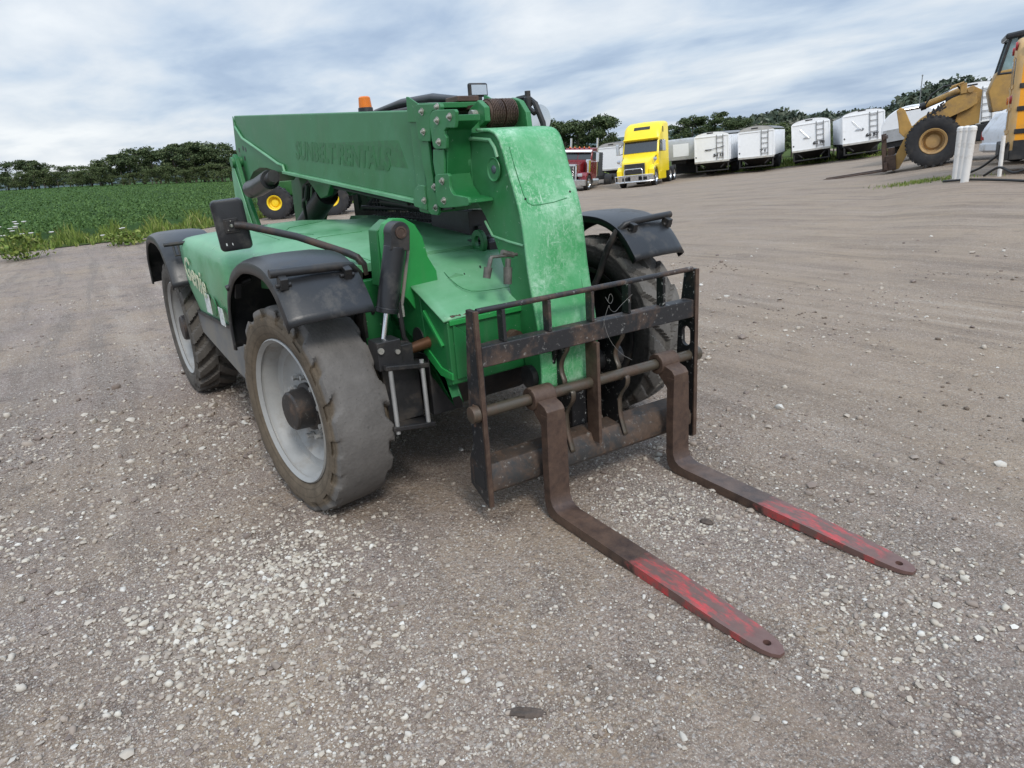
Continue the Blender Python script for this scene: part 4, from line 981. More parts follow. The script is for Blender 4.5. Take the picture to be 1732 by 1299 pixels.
# --- dark red conventional tractor unit
def red_truck():
    t = empty('semi_truck'); tag(t, 'dark red long-nose tractor unit with chrome grille surround and amber roof lamps', 'truck')
    MB().prism([(.0, .92), (.0, 1.72), (-1.75, 1.98), (-1.75, .98)], 'xz', -.55, .55).build('hood', RED, t, bevel=.06, seg=3)
    MB().b2(-.03, .05, -.45, .45, .72, 1.62).build('grille', BLACK, t, bevel=.01)
    g = MB().b2(-.04, .07, -.55, -.44, .66, 1.74).b2(-.04, .07, .44, .55, .66, 1.74).b2(-.04, .07, -.55, .55, 1.62, 1.745)
    for k in range(9): g.b2(.04, .06, -.40 + k * .1 - .008, -.40 + k * .1 + .008, .74, 1.62)
    g.build('grille_surround', CHROME, t, bevel=.01)
    MB().prism([(-1.70, .75), (-1.70, 2.0), (-1.95, 2.70), (-2.1, 2.82), (-3.05, 2.86), (-3.05, .75)], 'xz', -1.0, 1.0).build('cab', RED, t, bevel=.06, seg=3)
    MB().prism([(-1.70, 2.06), (-1.90, 2.62), (-1.93, 2.61), (-1.74, 2.05)], 'xz', -.92, -.03).build('windscreen', GLASS, t)
    MB().prism([(-1.70, 2.06), (-1.90, 2.62), (-1.93, 2.61), (-1.74, 2.05)], 'xz', .03, .92).build('windscreen', GLASS, t)
    MB().prism([(-1.62, 2.58), (-1.88, 2.70), (-1.92, 2.68), (-1.66, 2.52)], 'xz', -1.0, 1.0).build('sun_visor', TRAILER, t)
    for k in range(5):
        MB().lathe([(0, .05), (.06, .06), (.16, .02), (.16, 0)], (-2.12, -.7 + k * .35, 2.86), 'x', 10).build('roof_lamp', ORANGE, t)
    for sd in (-1, 1):
        MB().prism([(-1.98, 2.06), (-2.12, 2.62), (-2.85, 2.62), (-2.85, 2.06)], 'xz', sd * .99, sd * 1.012).build('side_window', GLASS, t)
        arc = [(-.95 + .60 * math.cos(a), .52 + .60 * math.sin(a)) for a in np.linspace(.1, math.pi - .35, 12)]
        MB().prism([(-.18, .70), (-.22, 1.02), (-.45, 1.22), (-1.3, 1.22), (-1.75, .95), (-1.75, .72)] + arc[::-1], 'xz', sd * .56, sd * 1.16).build('front_fender', RED, t, bevel=.05)
        MB().lathe([(1.15, .17), (1.15, .20), (2.02, .20), (2.05, .17)], (-1.48, sd * .86, 0), 'z', 20).build('air_cleaner', CHROME, t)
        MB().tube([(-3.12, sd * .98, .9), (-3.12, sd * .98, 3.5)], .075, 14).build('exhaust_stack', CHROME, t)
        MB().tube([(-1.9, sd * .86, .58), (-3.3, sd * .86, .58)], .27, 24).build('fuel_tank', ALU, t)
        m_ = MB().b2(-1.98, -1.86, sd * 1.28, sd * 1.50, 1.90, 2.50).build('mirror', CHROME, t, bevel=.02)
        MB().tube([(-1.95, sd * 1.0, 1.95), (-1.92, sd * 1.36, 1.88), (-1.92, sd * 1.36, 2.52), (-1.95, sd * 1.0, 2.6)], .015, 6).build('bracket', CHROME, m_)
        MB().box((.0, sd * .78, 1.05), (.16, .36, .20)).build('headlight', CHROME, t, bevel=.03)
        plain_wheel(t, -.95, sd * 1.0, .52, .52, .30, ALU, sd)
        for x_ in (-6.6, -7.9): plain_wheel(t, x_, sd * .92, .52, .52, .56, DARKGREY, sd)
    MB().prism([(.18, .36), (.20, .74), (-.12, .74), (-.12, .36)], 'xz', -1.2, 1.2).build('bumper', ALU, t, bevel=.02)
    MB().b2(-8.6, -1.2, -.42, .42, .62, .92).b2(-.8, -.1, -.7, .7, .5, .8).box((-7.2, 0, 1.02), (1.0, .9, .14)).build('frame', DARKGREY, t)
    sl = MB().b2(-4.3, -3.2, -1.05, 1.05, .95, 2.55)
    for k in range(9): sl.b2(-4.32, -3.18, -1.07, 1.07, 1.04 + k * .17, 1.07 + k * .17)
    sl.build('headache_rack', simple('dark_grey_rack', (.06, .065, .07), .5), t)
    return t


stand(red_truck(), -37.3, 27.0, 304.5)

# --- hopper grain trailers seen from behind
def hopper_trailer(label, skin, bow=.32, rear=True, ladder=True, length=9.0, lamps=0, digits=None, W=1.12, blank=False, group='white hopper trailers parked in a row'):
    t = empty('grain_trailer'); tag(t, label, 'trailer', group)
    z0, z1 = 1.02, 2.62
    MB().b2(-.03, -.0, -W, W, z0, z1).b2(-length, -.03, -W, -W + .03, z0, z1).b2(-length, -.03, W - .03, W, z0, z1).b2(-length, -length + .03, -W, W, z0, z1).build('body', skin, t)
    cap = [(-W, z1)] + [(W * math.sin(a) , z1 + bow * math.cos(a)) for a in np.linspace(-1.35, 1.35, 13)] + [(W, z1)]
    MB().prism(cap, 'yz', -.02, .02).build('end_cap', TARP_CAP if bow > .33 else skin, t, bevel=.004)
    n = 14
    MB().grid([[(x, y, z + .012) for y, z in cap[1:-1]] for x in np.linspace(.03, -length, n)]).build('roll_tarp', TARP, t, solid=.01)
    fr = MB().b2(-.05, .03, -W - .03, -W + .05, z0 - .06, z1).b2(-.05, .03, W - .05, W + .03, z0 - .06, z1).b2(-.05, .035, -W, W, z1 - .05, z1 + .03)
    fr.build('corner_frame', skin, t, bevel=.01); MB().b2(-.06, .045, -W - .02, W + .02, z0 - .10, z0 + .02).build('bottom_rail', RAIL, t, bevel=.01)
    MB().b2(.021, .03, -.30, .12, z1 + .16, z1 + .235).build('tarp_window', DARKGREY, t)
    for k in range(9):
        x = -.6 - k * (length - 1) / 8
        for sd in (-1, 1): MB().b2(x - .04, x + .04, sd * W, sd * (W + .025), z0, z1).build('side_stake', skin, t)
    if ladder:
        l = MB().b2(.035, .06, .74, .78, z0 + .05, z1 + .05).b2(.035, .06, .32, .36, z0 + .05, z1 + .05)
        for k in range(5): l.b2(.035, .065, .34, .76, z0 + .18 + k * .32, z0 + .21 + k * .32)
        l.build('ladder', TARP, t)
    if not blank:
        MB().tube([(.05, -.62, z1 - .30), (.06, -.1, z1 - .90)] if lamps == 0 else [(.05, .85, z1 - .70), (.06, -.35, z1 - .90)], .016, 6).box((.05, -.22, z1 - .86), (.03, .42, .06)).build('crank_handle', ALU if lamps == 0 else DARKGREY, t)
    if digits:
        text_mesh('lettering', digits, .24, BLACK, t, face_mtx((.034, .46, z0 + .34), (0, 1, 0), (0, 0, 1)), .003, 0, .014, 1.25)
    MB().lathe([(.0, .05), (.03, .05), (.03, 0)], (.0, -1.05, z0 + .30), 'x', 12).build('tail_lamp', REDL if not digits else BLACK, t)
    for xh in (-2.15, -6.9):
        MB().loft([[(xh - 1.9, -1.15, z0), (xh + 1.9, -1.15, z0), (xh + 1.9, 1.15, z0), (xh - 1.9, 1.15, z0)], [(xh - .35, -.4, .40), (xh + .35, -.4, .40), (xh + .35, .4, .40), (xh - .35, .4, .40)]]).build('hopper', DARKGREY, t)
    u = MB()
    for sd in (-1, 1):
        u.tube([(-.12, sd * 1.05, z0 - .05), (-.12, sd * 1.05, .35)], .05, 6).tube([(-.12, sd * 1.0, z0 - .05), (-.12, sd * .55, .55)], .04, 6).b2(-length, -.1, sd * .95, sd * 1.05, z0 - .20, z0 - .04)
    u.tube([(-.12, -1.05, .38), (-.12, 1.05, .38)], .045, 6)
    u.build('underframe', DARKGREY, t)
    for x in (-4.0, -5.2):
        for sd in (-1, 1): plain_wheel(t, x, sd * .90, .50, .50, .50, DARKGREY, sd, n=24)
    return t


def rear_at(o, x, y, yaw): stand(o, x, y, yaw)


T = hopper_trailer('white hopper trailer beside the silver livestock trailer, its handle bar running across the ladder', TRAILER, .26, lamps=1, digits='54 13'); rear_at(T, -32.3, 35.5, 302)
T = hopper_trailer('white hopper trailer with grey raised gable tarp and blank rear panel, second in the row', TRAILER, .34, blank=True, digits='7 1'); rear_at(T, -30.2, 37.4, 303.5)
T = hopper_trailer('white hopper trailer with bright white gable, standing alone in the middle of the row', TRAILER, .28, digits='62 78'); rear_at(T, -27.5, 39.5, 305)
T = hopper_trailer('tall white hopper trailer nearest the tan loader forks, a round black port above its number', TRAILER, .22, digits='66 57'); rear_at(T, -23.9, 39.5, 308); 
MB().lathe([(.03, .07), (.04, .07), (.04, 0)], (0, -.05, 1.75), 'x', 14).build('port', BLACK, T)
T = hopper_trailer('large white hopper trailer rising behind the tan loader', TRAILER, .3, length=9); rear_at(T, -16.7, 37.2, 302)
T = hopper_trailer('white hopper trailer with grey roof between the red and the yellow truck', TRAILER, .34, ladder=False, blank=True); rear_at(T, -41.2, 34.2, 302)
# low white trailer side between fork mast and loader wheel
lt = empty('flat_trailer'); tag(lt, 'low white curved tank trailer just behind the loader front wheel', 'trailer')
MB().prism([(1.15 * math.cos(a) * (1.0), 1.45 + .85 * math.sin(a)) for a in np.linspace(0, math.pi, 16)] + [(-1.15, .95), (1.15, .95)], 'yz', 0, -5.5).build('tank_body', TRAILER, lt, bevel=.05)
MB().b2(-5.4, -.1, -1.0, 1.0, .70, .94).build('frame', DARKGREY, lt)
MB().b2(.0, .02, -1.05, 1.05, .95, 1.45).build('end_panel', TRAILER2, lt)
for sd in (-1, 1):
    plain_wheel(lt, -1.2, sd * .9, .45, .45, .3, DARKGREY, sd, n=24); plain_wheel(lt, -4.4, sd * .9, .45, .45, .3, DARKGREY, sd, n=24)
stand(lt, -15.3, 29.4, 284)
# silver livestock trailer hitched behind the yellow truck
sv_ = empty('livestock_trailer'); tag(sv_, 'bare silver livestock trailer with long side slots behind the yellow truck', 'trailer')
MB().prism([(-.0, 1.25), (-.0, 2.55), (-.1, 2.7), (-12.0, 2.7), (-12.0, .65), (-3.2, .65), (-3.0, 1.25)], 'xz', -1.24, 1.24).build('body', TRAILER2, sv_, bevel=.04)
for k in range(3):
    for sd in (-1, 1): MB().b2(-11.5, -.5 if k == 0 else -.8, sd * 1.235, sd * 1.25, 2.35 - k * .30, 2.44 - k * .30).build('side_slot', BLACK, sv_)
MB().b2(.0, .012, -.3, .8, 1.5, 2.35).build('front_panel', TRAILER, sv_)
MB().b2(-11.8, -.3, -.5, .5, 1.0, 1.24).b2(-2.9, -2.7, -.8, .8, .2, 1.2).build('frame', DARKGREY, sv_)
for x in (-9.6, -10.8):
    for sd in (-1, 1): plain_wheel(sv_, x, sd * .95, .48, .48, .5, DARKGREY, sd, n=24)
stand(sv_, -35.3, 35.3, 302)

# --- tan wheel loader with pallet forks
def loader():
    t = empty('wheel_loader'); tag(t, 'tan wheel loader with big black tyres and pallet forks, partly hidden by the bus', 'loader')
    for sd in (-1, 1):
        plain_wheel(t, 0, sd * 1.02, .79, .79, .56, LOADER_RIM, sd, rr=.50, hubr=.26, n=48, lug=22)
        plain_wheel(t, -3.0, sd * 1.02, .79, .79, .56, LOADER_RIM, sd, rr=.50, hubr=.26, n=48, lug=22)
        arm = [(-1.25, 2.05), (-.95, 2.12), (-.55, 2.02), (-.10, 1.80), (.35, 1.58), (.68, 1.30), (.86, .98), (1.28, .20), (1.22, .02), (1.02, .06), (.62, .72), (.40, 1.12), (.10, 1.30), (-.40, 1.42), (-1.0, 1.60), (-1.25, 1.72)]
        A_ = MB().prism(arm, 'xz', sd * .52, sd * .62).build('lift_arm', LOADER, t, bevel=.01)
        if sd > 0: text_mesh('lettering', '644E', .27, BLACK, A_, face_mtx((-.10, .626, 1.73), (-1, 0, .50), (0, 0, 1)), .003, .1, .014, 1.1)
        MB().prism([(-1.3, 1.1), (-1.4, 2.1), (-1.15, 2.3), (-.95, 2.25), (-.55, 1.0)], 'xz', sd * .38, sd * .46).build('tower_plate', LOADER, t, bevel=.01)
        MB().b2(-.98, -.80, sd * .36, sd * .66, 2.10, 2.42).lathe([(sd * .60, .10), (sd * .68, .10)], (-1.08, 0, 2.18), 'y', 16).build('pivot_block', LOADER, t, bevel=.015)
        MB().tube([(-.9, sd * .75, 2.44), (-.55, sd * .75, 2.38)], .03, 8).build('work_lamp_bar', LOADER, t)
        MB().prism([(-.72, 1.22), (-.42, 1.30), (-.05, 1.08), (-.15, 1.0), (-.45, 1.18), (-.75, 1.12)], 'xz', sd * .50, sd * 1.0).build('mudguard', LOADER, t)
    MB().prism([(.60, 1.40), (.80, 2.00), (.92, 2.06), (1.04, 1.98), (1.00, 1.60), (.98, 1.25), (.80, 1.02), (.62, 1.06), (.40, 1.25)], 'xz', .20, .44).build('bell_crank', LOADER, t, bevel=.02)
    C_ = MB().tube([(-.85, 0, 2.24), (.20, 0, 1.98)], .11, 20).build('tilt_cylinder', LOADER, t)
    MB().tube([(.18, 0, 1.98), (.34, 0, 1.95)], .125, 16).build('gland', BLACK, C_)
    MB().tube([(.30, .0, 1.955), (.95, .25, 1.96)], .05, 14).build('rod', CHROME, C_)
    for o_ in (.0, .09):
        MB().tube([(.20, .20 + o_, 1.98), (.0, .25 + o_, 2.28), (-.35, .28 + o_, 2.46), (-.70, .25 + o_, 2.44), (-.85, .2 + o_, 2.2)], .028, 8).build('hose', HOSE, t)
    m = MB()
    for sd in (-.48, .48):
        m.b2(1.40, 1.52, sd - .05, sd + .05, .02, 1.30)
    m.b2(1.36, 1.46, -.9, .9, 1.12, 1.24).b2(1.36, 1.46, -.9, .9, .10, .34).b2(1.1, 1.4, -.7, .7, .05, .55).b2(1.15, 1.36, -.35, .35, .3, .8)
    M_ = m.build('fork_mast', RUST, t, bevel=.01)
    for sd in (-.45, .45):
        MB().prism([(1.46, .95), (1.53, .95), (1.53, .09), (3.45, .10), (3.45, .06), (1.46, .03)], 'xz', sd - .075, sd + .075).build('fork', RUST, M_, bevel=.006)
    MB().b2(-1.5, .35, -.75, .75, .55, 1.05).b2(-1.2, -.4, -.4, .4, .9, 2.1).b2(-3.6, -1.4, -.6, .6, .6, 1.1).build('front_frame', DARKGREY, t, bevel=.02)
    MB().prism([(-1.65, 1.35), (-1.55, 2.0), (-1.78, 2.55), (-3.0, 2.55), (-3.0, 1.35)], 'xz', -.70, .70).build('cab_base', LOADER, t, bevel=.03)
    MB().prism([(-1.82, 2.50), (-2.12, 3.45), (-3.1, 3.45), (-3.0, 2.50)], 'xz', -.66, .66).build('cab_glass', simple('cab_glass', (.20, .30, .31), .08, var=.2, spec=.8), t)
    for sd in (-1, 1):
        cf = MB().tube([(-1.80, sd * .68, 2.45), (-2.12, sd * .68, 3.45)], .045, 8).tube([(-2.35, sd * .68, 2.40), (-2.35, sd * .68, 3.45)], .05, 8).tube([(-3.05, sd * .68, 2.45), (-3.1, sd * .68, 3.45)], .05, 8).tube([(-1.80, sd * .68, 2.47), (-2.35, sd * .68, 2.42)], .04, 8)
        cf.build('cab_post', BLACK, t)
    MB().b2(-3.3, -1.98, -.82, .82, 3.42, 3.60).build('cab_roof', PLASTIC, t, bevel=.07, seg=3)
    MB().b2(-5.6, -3.0, -.85, .85, 1.0, 2.1).build('engine_cover', LOADER, t, bevel=.06)
    return t


stand(loader(), -11.3, 23.7, 209, .04)

# --- yellow school bus at the right edge
def bus():
    t = empty('school_bus'); tag(t, 'yellow bus with black rub rails, its shade-toned tan back end towards the loader', 'bus')
    L, W = 9.0, 1.2
    sec = [(-W, .55), (-W, 2.45), (-W + .05, 2.72), (-W + .22, 2.93), (-W + .6, 3.06), (0, 3.10), (W - .6, 3.06), (W - .22, 2.93), (W - .05, 2.72), (W, 2.45), (W, .55)]
    MB().prism(sec, 'yz', .12, L).build('body', BUSY, t, bevel=.015)
    MB().loft([[(x, y * k, .55 + (z - .55) * (1 - (1 - k) * .35)) for y, z in sec] for x, k in ((.13, 1.0), (.06, .985), (.01, .95), (-.01, .90))]).build('rear_end', BUST, t, bevel=.01)
    for z in (.98, 1.48, 1.98):
        for sd in (-1, 1): MB().b2(.10, L, sd * W, sd * (W + .022), z - .055, z + .055).build('rub_rail', BLACK, t, bevel=.01)
        MB().b2(-.03, -.01, -W + .1, W - .1, z - .04, z + .04).build('rear_rail', BUST, t)
    for sd in (-1, 1):
        for k in range(8):
            MB().b2(.95 + k * .92, .95 + k * .92 + .78, sd * (W - .005), sd * (W + .012), 2.08, 2.62).build('window', GLASS, t, bevel=.01)
        MB().prism([(.12, 2.66), (L, 2.66), (L, 2.90), (.12, 2.90)], 'xz', sd * (W - .10), sd * (W + .01)).build('roof_edge', DARKGREY, t, bevel=.04)
        MB().b2(.11, L, sd * W, sd * (W + .015), .55, .78).build('lower_rail', BLACK, t)
        for yy in (.70, .98):
            MB().lathe([(-.06, 0), (-.055, .085), (-.01, .095)], (0, sd * yy, 1.70), 'x', 18).build('tail_lamp', REDL if yy > .8 else ORANGE, t)
        MB().lathe([(-.06, 0), (-.055, .09), (-.01, .10)], (0, sd * .85, 2.86), 'x', 18).build('warning_lamp', REDL, t)
        MB().b2(-.022, .0, sd * .42, sd * .95, 1.95, 2.60).build('rear_window', GLASS, t, bevel=.015)
        for x_ in (3.2,): plain_wheel(t, x_, sd * .98, .48, .48, .5, DARKGREY, sd, n=28)
        plain_wheel(t, 8.2, sd * 1.0, .48, .48, .28, DARKGREY, sd, n=28)
    D_ = MB().b2(-.035, .0, -.38, .38, .80, 2.66).build('rear_door', BUST, t, bevel=.015)
    MB().b2(-.042, -.03, -.28, .28, 1.95, 2.58).build('door_window', GLASS, D_, bevel=.01)
    MB().b2(-.042, -.03, -.28, .28, 1.0, 1.50).build('door_window', GLASS, D_, bevel=.01)
    MB().b2(-.16, .05, -W - .02, W + .02, .34, .72).build('bumper', DARKGREY, t, bevel=.03)
    MB().b2(.05, 2.2, -W - .015, -W + .02, .34, .56).build('side_skirt', DARKGREY, t, bevel=.02)
    MB().b2(.3, L - .3, -.5, .5, .42, .56).build('frame', DARKGREY, t)
    return t


stand(bus(), -6.68, 18.30, 26)

# --- white car partly hidden behind the bus
def car():
    t = empty('parked_car'); tag(t, 'white dented car with red tail light parked between the bollards and the bus', 'car')
    sec = [(0, .55), (-.04, .92), (.02, 1.04), (.28, 1.42), (.55, 1.52), (1.6, 1.60), (2.9, 1.60), (3.5, 1.15), (4.5, .98), (4.6, .55)]
    arc = lambda cx: [(cx + .40 * math.cos(a), .36 + .40 * math.sin(a)) for a in np.linspace(math.pi, 0, 12)]
    bl = [(4.6, .34)] + [p for p in arc(3.75)][::-1] + [p for p in arc(.95)][::-1] + [(0, .34)]
    B_ = MB().prism(sec + bl, 'xz', -.86, .86).build('body', WCAR, t, bevel=.07, seg=3)
    for sd in (-1, 1):
        MB().prism([(.55, 1.10), (.70, 1.42), (2.85, 1.48), (3.35, 1.12)], 'xz', sd * .862, sd * .872).build('side_window', GLASS, t)
        MB().prism([(-.03, .70), (-.02, .95), (.22, 1.0), (.18, .72)], 'xz', sd * .70, sd * .872).build('tail_light', REDL, t, bevel=.01)
        for x in (.95, 3.75): plain_wheel(t, x, sd * .76, .33, .33, .22, ALU, sd, n=28)
    MB().b2(-.08, .1, -.84, .84, .38, .62).build('bumper', WCAR, t, bevel=.05)
    return t


CARO = stand(car(), -8.2, 21.2, 52)

# --- bollards
for i_, (x, y, lb) in enumerate(((-6.24, 15.63, 'white capped bollard standing in front of the other two, nearest the camera'), (-6.60, 16.17, 'white bollard in the middle of the three, mostly hidden by the front one'), (-7.0, 16.75, 'white bollard farthest back of the three, next to the loader tyre'))):
    b = MB().lathe([(0, .085), (1.20, .085), (1.215, .089), (1.235, .089), (1.26, .075), (1.275, .04), (1.28, 0)], axis='z', n=32).lathe([(1.16, .0865), (1.165, .092), (1.20, .092), (1.205, .0865)], axis='z', n=32).build('bollard', WHITE, smooth=40)
    stand(b, x, y, 20, -.05, tilt=False); b.rotation_euler.y += R_((1.0, .0, -1.0)[i_]); tag(b, lb, 'bollard', 'white bollards by the loader')
pp = MB().tube([(0, 0, 0), (0, 0, .95)], .045, 12).build('marker_post', WHITE); stand(pp, -6.1, 16.9, 0, -.03); tag(pp, 'thin short white post beside the bus bumper', 'post')
for i_, (pts, lb) in enumerate((([(-6.3, 16.6, .05), (-5.9, 16.4, .28), (-5.5, 16.2, .10), (-5.0, 15.9, .28), (-4.6, 15.6, .60)], 'black hose looping up towards the bus bumper'), ([(-6.9, 16.0, .03), (-5.6, 15.5, .05), (-4.4, 15.0, .04), (-2.8, 14.4, .03)], 'black hose lying flat on the ground past the bollards'), ([(-7.1, 17.5, .05), (-6.7, 17.3, .20), (-6.3, 17.2, .50), (-6.1, 17.1, .75)], 'black hose rising from the ground beside the white car'))):
    q = smooth_prof([(p[0], p[2]) for p in pts], 24)
    ys = np.interp([p[0] for p in q], [p[0] for p in pts], [p[1] for p in pts]) if pts[0][0] < pts[-1][0] else [p[1] for p in pts]
    o = MB().tube([(p[0], float(y_), p[1] + gz(p[0], float(y_))) for p, y_ in zip(q, ys)], .028, 10).build('hose', HOSE); tag(o, lb, 'hose')

# --- green tractor with yellow wheels seen under the boom
def tractor():
    t = empty('tractor'); tag(t, 'green farm tractor with yellow wheel centres seen through the gap under the boom', 'tractor')
    for x, r in ((0, .56), (1.95, .56)):
        for sd in (-1, 1): plain_wheel(t, x, sd * .85, r, r, .42, JD_YEL, sd, rr=.44, hubr=.2, n=40, lug=18)
    MB().prism([(-.5, .75), (-.55, 1.25), (1.2, 1.30), (1.2, .75)], 'xz', -.36, .36).build('hood', JD_GREEN, t, bevel=.05)
    MB().prism([(1.1, .65), (1.1, 1.15), (2.7, 1.15), (2.9, .65)], 'xz', -.55, .55).build('rear_body', JD_GREEN, t, bevel=.03)
    MB().b2(-.4, 2.6, -.3, .3, .42, .75).b2(-.05, .05, -.8, .8, .45, .58).b2(2.3, 2.4, -.8, .8, .45, .58).build('frame', DARKGREY, t)
    MB().lathe([(1.3, .03), (1.75, .03)], (.35, .1, 0), 'z', 10).build('exhaust', BLACK, t)
    for sd in (-1, 1):
        MB().prism([(1.95 + .66 * math.cos(a), .50 + .62 * math.sin(a)) for a in np.linspace(.6, 2.6, 10)] + [(1.95 + .60 * math.cos(a), .50 + .56 * math.sin(a)) for a in np.linspace(2.6, .6, 10)], 'xz', sd * .55, sd * 1.0).build('mudguard', JD_GREEN, t)
    MB().box((2.0, 0, 1.25), (.45, .5, .12)).box((2.25, 0, 1.5), (.1, .5, .45), (0, 12, 0)).build('seat', BLACK, t, bevel=.04)
    MB().tube([(1.3, 0, 1.2), (1.55, 0, 1.55)], .02, 8).lathe([(-.012, .17), (.012, .17), (.012, .15), (-.012, .15)], (1.55, 0, 1.57), 'z', 20, close=True).build('steering_wheel', BLACK, t)
    return t


stand(tractor(), -23.85, 4.35, 66)

# ------------------------------------------------------------------ fields, grass, hills
def dir_xy(az, dist): return CAM.x + dist * math.cos(R_(az)), CAM.y + dist * math.sin(R_(az))


EDGE = [(-18.6, -24.0), (-20.0, -9.0), (-20.6, -3.9), (-20.9, -.3), (-22.6, 1.8), (-25.6, 5.0), (-33.0, 13.0), (-46.0, 23.0), (-58.0, 30.0)]
def edge_dist(az):
    """distance from the camera to the edge of the gravel in direction az (degrees)"""
    ea = np.array([math.degrees(math.atan2(y - CAM.y, x - CAM.x)) % 360 for x, y in EDGE]); ed = np.array([math.hypot(x - CAM.x, y - CAM.y) for x, y in EDGE])
    o = np.argsort(ea); return np.interp(az, ea[o], ed[o])


def patch(name, mat, azs, r0, r1, nr, lift, kind):
    """ground sheet between two distances given per direction"""
    A = np.radians(azs); T_ = np.linspace(0, 1, nr)[:, None] ** 1.8
    Rr = r0[None, :] + (r1 - r0)[None, :] * T_
    X = CAM.x + Rr * np.cos(A); Y = CAM.y + Rr * np.sin(A); Z = ground_z(X, Y) + lift(X, Y, T_)
    n = len(azs); V = np.stack([X, Y, Z], -1).reshape(-1, 3)
    i = np.arange(nr - 1)[:, None] * n + np.arange(n - 1)[None, :]
    F = np.stack([i, i + n, i + n + 1, i + 1], -1).reshape(-1, 4)
    o = np_mesh(name, V, F, mat); o.data.polygons.foreach_set('use_smooth', [True] * len(o.data.polygons)); o['kind'] = kind
    return o


def field_mat(name, c1, c2, c3, rows=False):
    m, t, b, co = base_mat(name)
    n = t.noise(co, .06, 5, .6); n2 = t.noise(co, 3.0, 6, .7)
    c = t.mix(t.ramp(n, [(.35, 0.0), (.65, 1.0)]), c1, c2)
    c = t.mix(t.ramp(n2, [(.45, 0.0), (.62, .8)]), c, c3)
    if rows:
        wv = t.noise(t.mapping(co, rot=(0, 0, R_(35)), scale=(.05, 1.3, 1)), 1.0, 2, .5)
        c = t.mix(t.ramp(wv, [(.35, .5), (.48, 0.0)]), c, (.018, .040, .012))
    t.put(b.inputs['Base Color'], c); b.inputs['Roughness'].default_value = .95; b.inputs['Specular IOR Level'].default_value = .1
    t.put(b.inputs['Normal'], t.bump(n2, 1.0, .25))
    return m


SOY = field_mat('crop_canopy', (.048, .098, .025), (.062, .118, .030), (.034, .072, .018), True)
GRASS = field_mat('rough_grass', (.075, .115, .030), (.105, .125, .045), (.045, .075, .02))
azl = np.linspace(138, 205, 90)
e_ = edge_dist(azl)
patch('field', SOY, azl, e_ + 3.0, np.full(90, 420.0), 70, lambda X, Y, T_: .32 * np.clip(T_ * 60, 0, 1) - .04 * (1 - np.clip(T_ * 60, 0, 1)), 'structure')
patch('verge', GRASS, azl, e_ - .3, e_ + 4.2, 14, lambda X, Y, T_: .02 + .03 * np.sin(X * 3) * np.cos(Y * 4) * np.minimum(T_ * 6, 1), 'structure')
azr = np.linspace(96, 146, 60)
r0 = np.interp(azr, [96, 112, 116, 122, 127, 131, 134, 138, 146], [38, 40, 50, 51.5, 54, 54, 58, 64, 70])
patch('meadow', GRASS, azr, r0, np.full(60, 420.0), 44, lambda X, Y, T_: .03 + .05 * np.sin(X * .9) * np.cos(Y * 1.1), 'structure')

LEAF_SOY = leaf_mat('crop_leaves', [(0, (.050, .098, .028)), (.4, (.066, .125, .034)), (.75, (.082, .148, .042)), (1, (.11, .182, .056))])
LEAF_WEED = leaf_mat('weed_blades', [(0, (.06, .10, .02)), (.45, (.13, .19, .035)), (.8, (.21, .26, .06)), (1, (.30, .28, .12))])
LEAF_TREE = leaf_mat('tree_leaves', [(0, (.034, .054, .024)), (.45, (.060, .086, .036)), (.8, (.092, .122, .052)), (1, (.145, .165, .08))])
LEAF_PALE = leaf_mat('pale_tree_leaves', [(0, (.045, .064, .024)), (.5, (.075, .105, .038)), (1, (.14, .16, .07))])
LEAF_HILL = leaf_mat('hazy_hillside_leaves', [(0, (.046, .066, .046)), (.5, (.070, .092, .062)), (1, (.115, .13, .092))])  # leaf greens shifted bluish grey: distance haze put into the colour
LEAF_BRUSH = leaf_mat('grey_brush_leaves', [(0, (.085, .095, .07)), (.5, (.15, .155, .115)), (1, (.25, .24, .19))])


def quads(P, size, rng, up=.0):
    """leaf-sized quads with random facing; size per quad"""
    n = len(P); a = rng.normal(size=(n, 3)); a[:, 2] *= (1 - up); a /= np.linalg.norm(a, axis=1)[:, None]
    b = rng.normal(size=(n, 3)); b -= a * (a * b).sum(1)[:, None]; b /= np.linalg.norm(b, axis=1)[:, None]
    s_ = np.asarray(size)[:, None]; a = a * s_; b = b * s_ * .7
    V = np.stack([P - a, P + b, P + a, P - b], 1).reshape(-1, 3)
    F = np.arange(4 * n).reshape(-1, 4)
    return V, F


# crop canopy: leaves thinning with distance
n = 80000
u = RNG.random(n); az = RNG.uniform(150, 203, n); ed = edge_dist(az) + 2.6
rr_ = ed * (150 / ed) ** (u ** 1.25); th = np.radians(az)
X = CAM.x + rr_ * np.cos(th); Y = CAM.y + rr_ * np.sin(th)
Z = ground_z(X, Y) + .28 + RNG.random(n) * .10
V, F = quads(np.stack([X, Y, Z], 1), .034 * (rr_ / 22) ** .6 * RNG.uniform(.7, 1.4, n), RNG, -.8)
tag(np_mesh('crop_leaves', V, F, LEAF_SOY), kind='stuff')
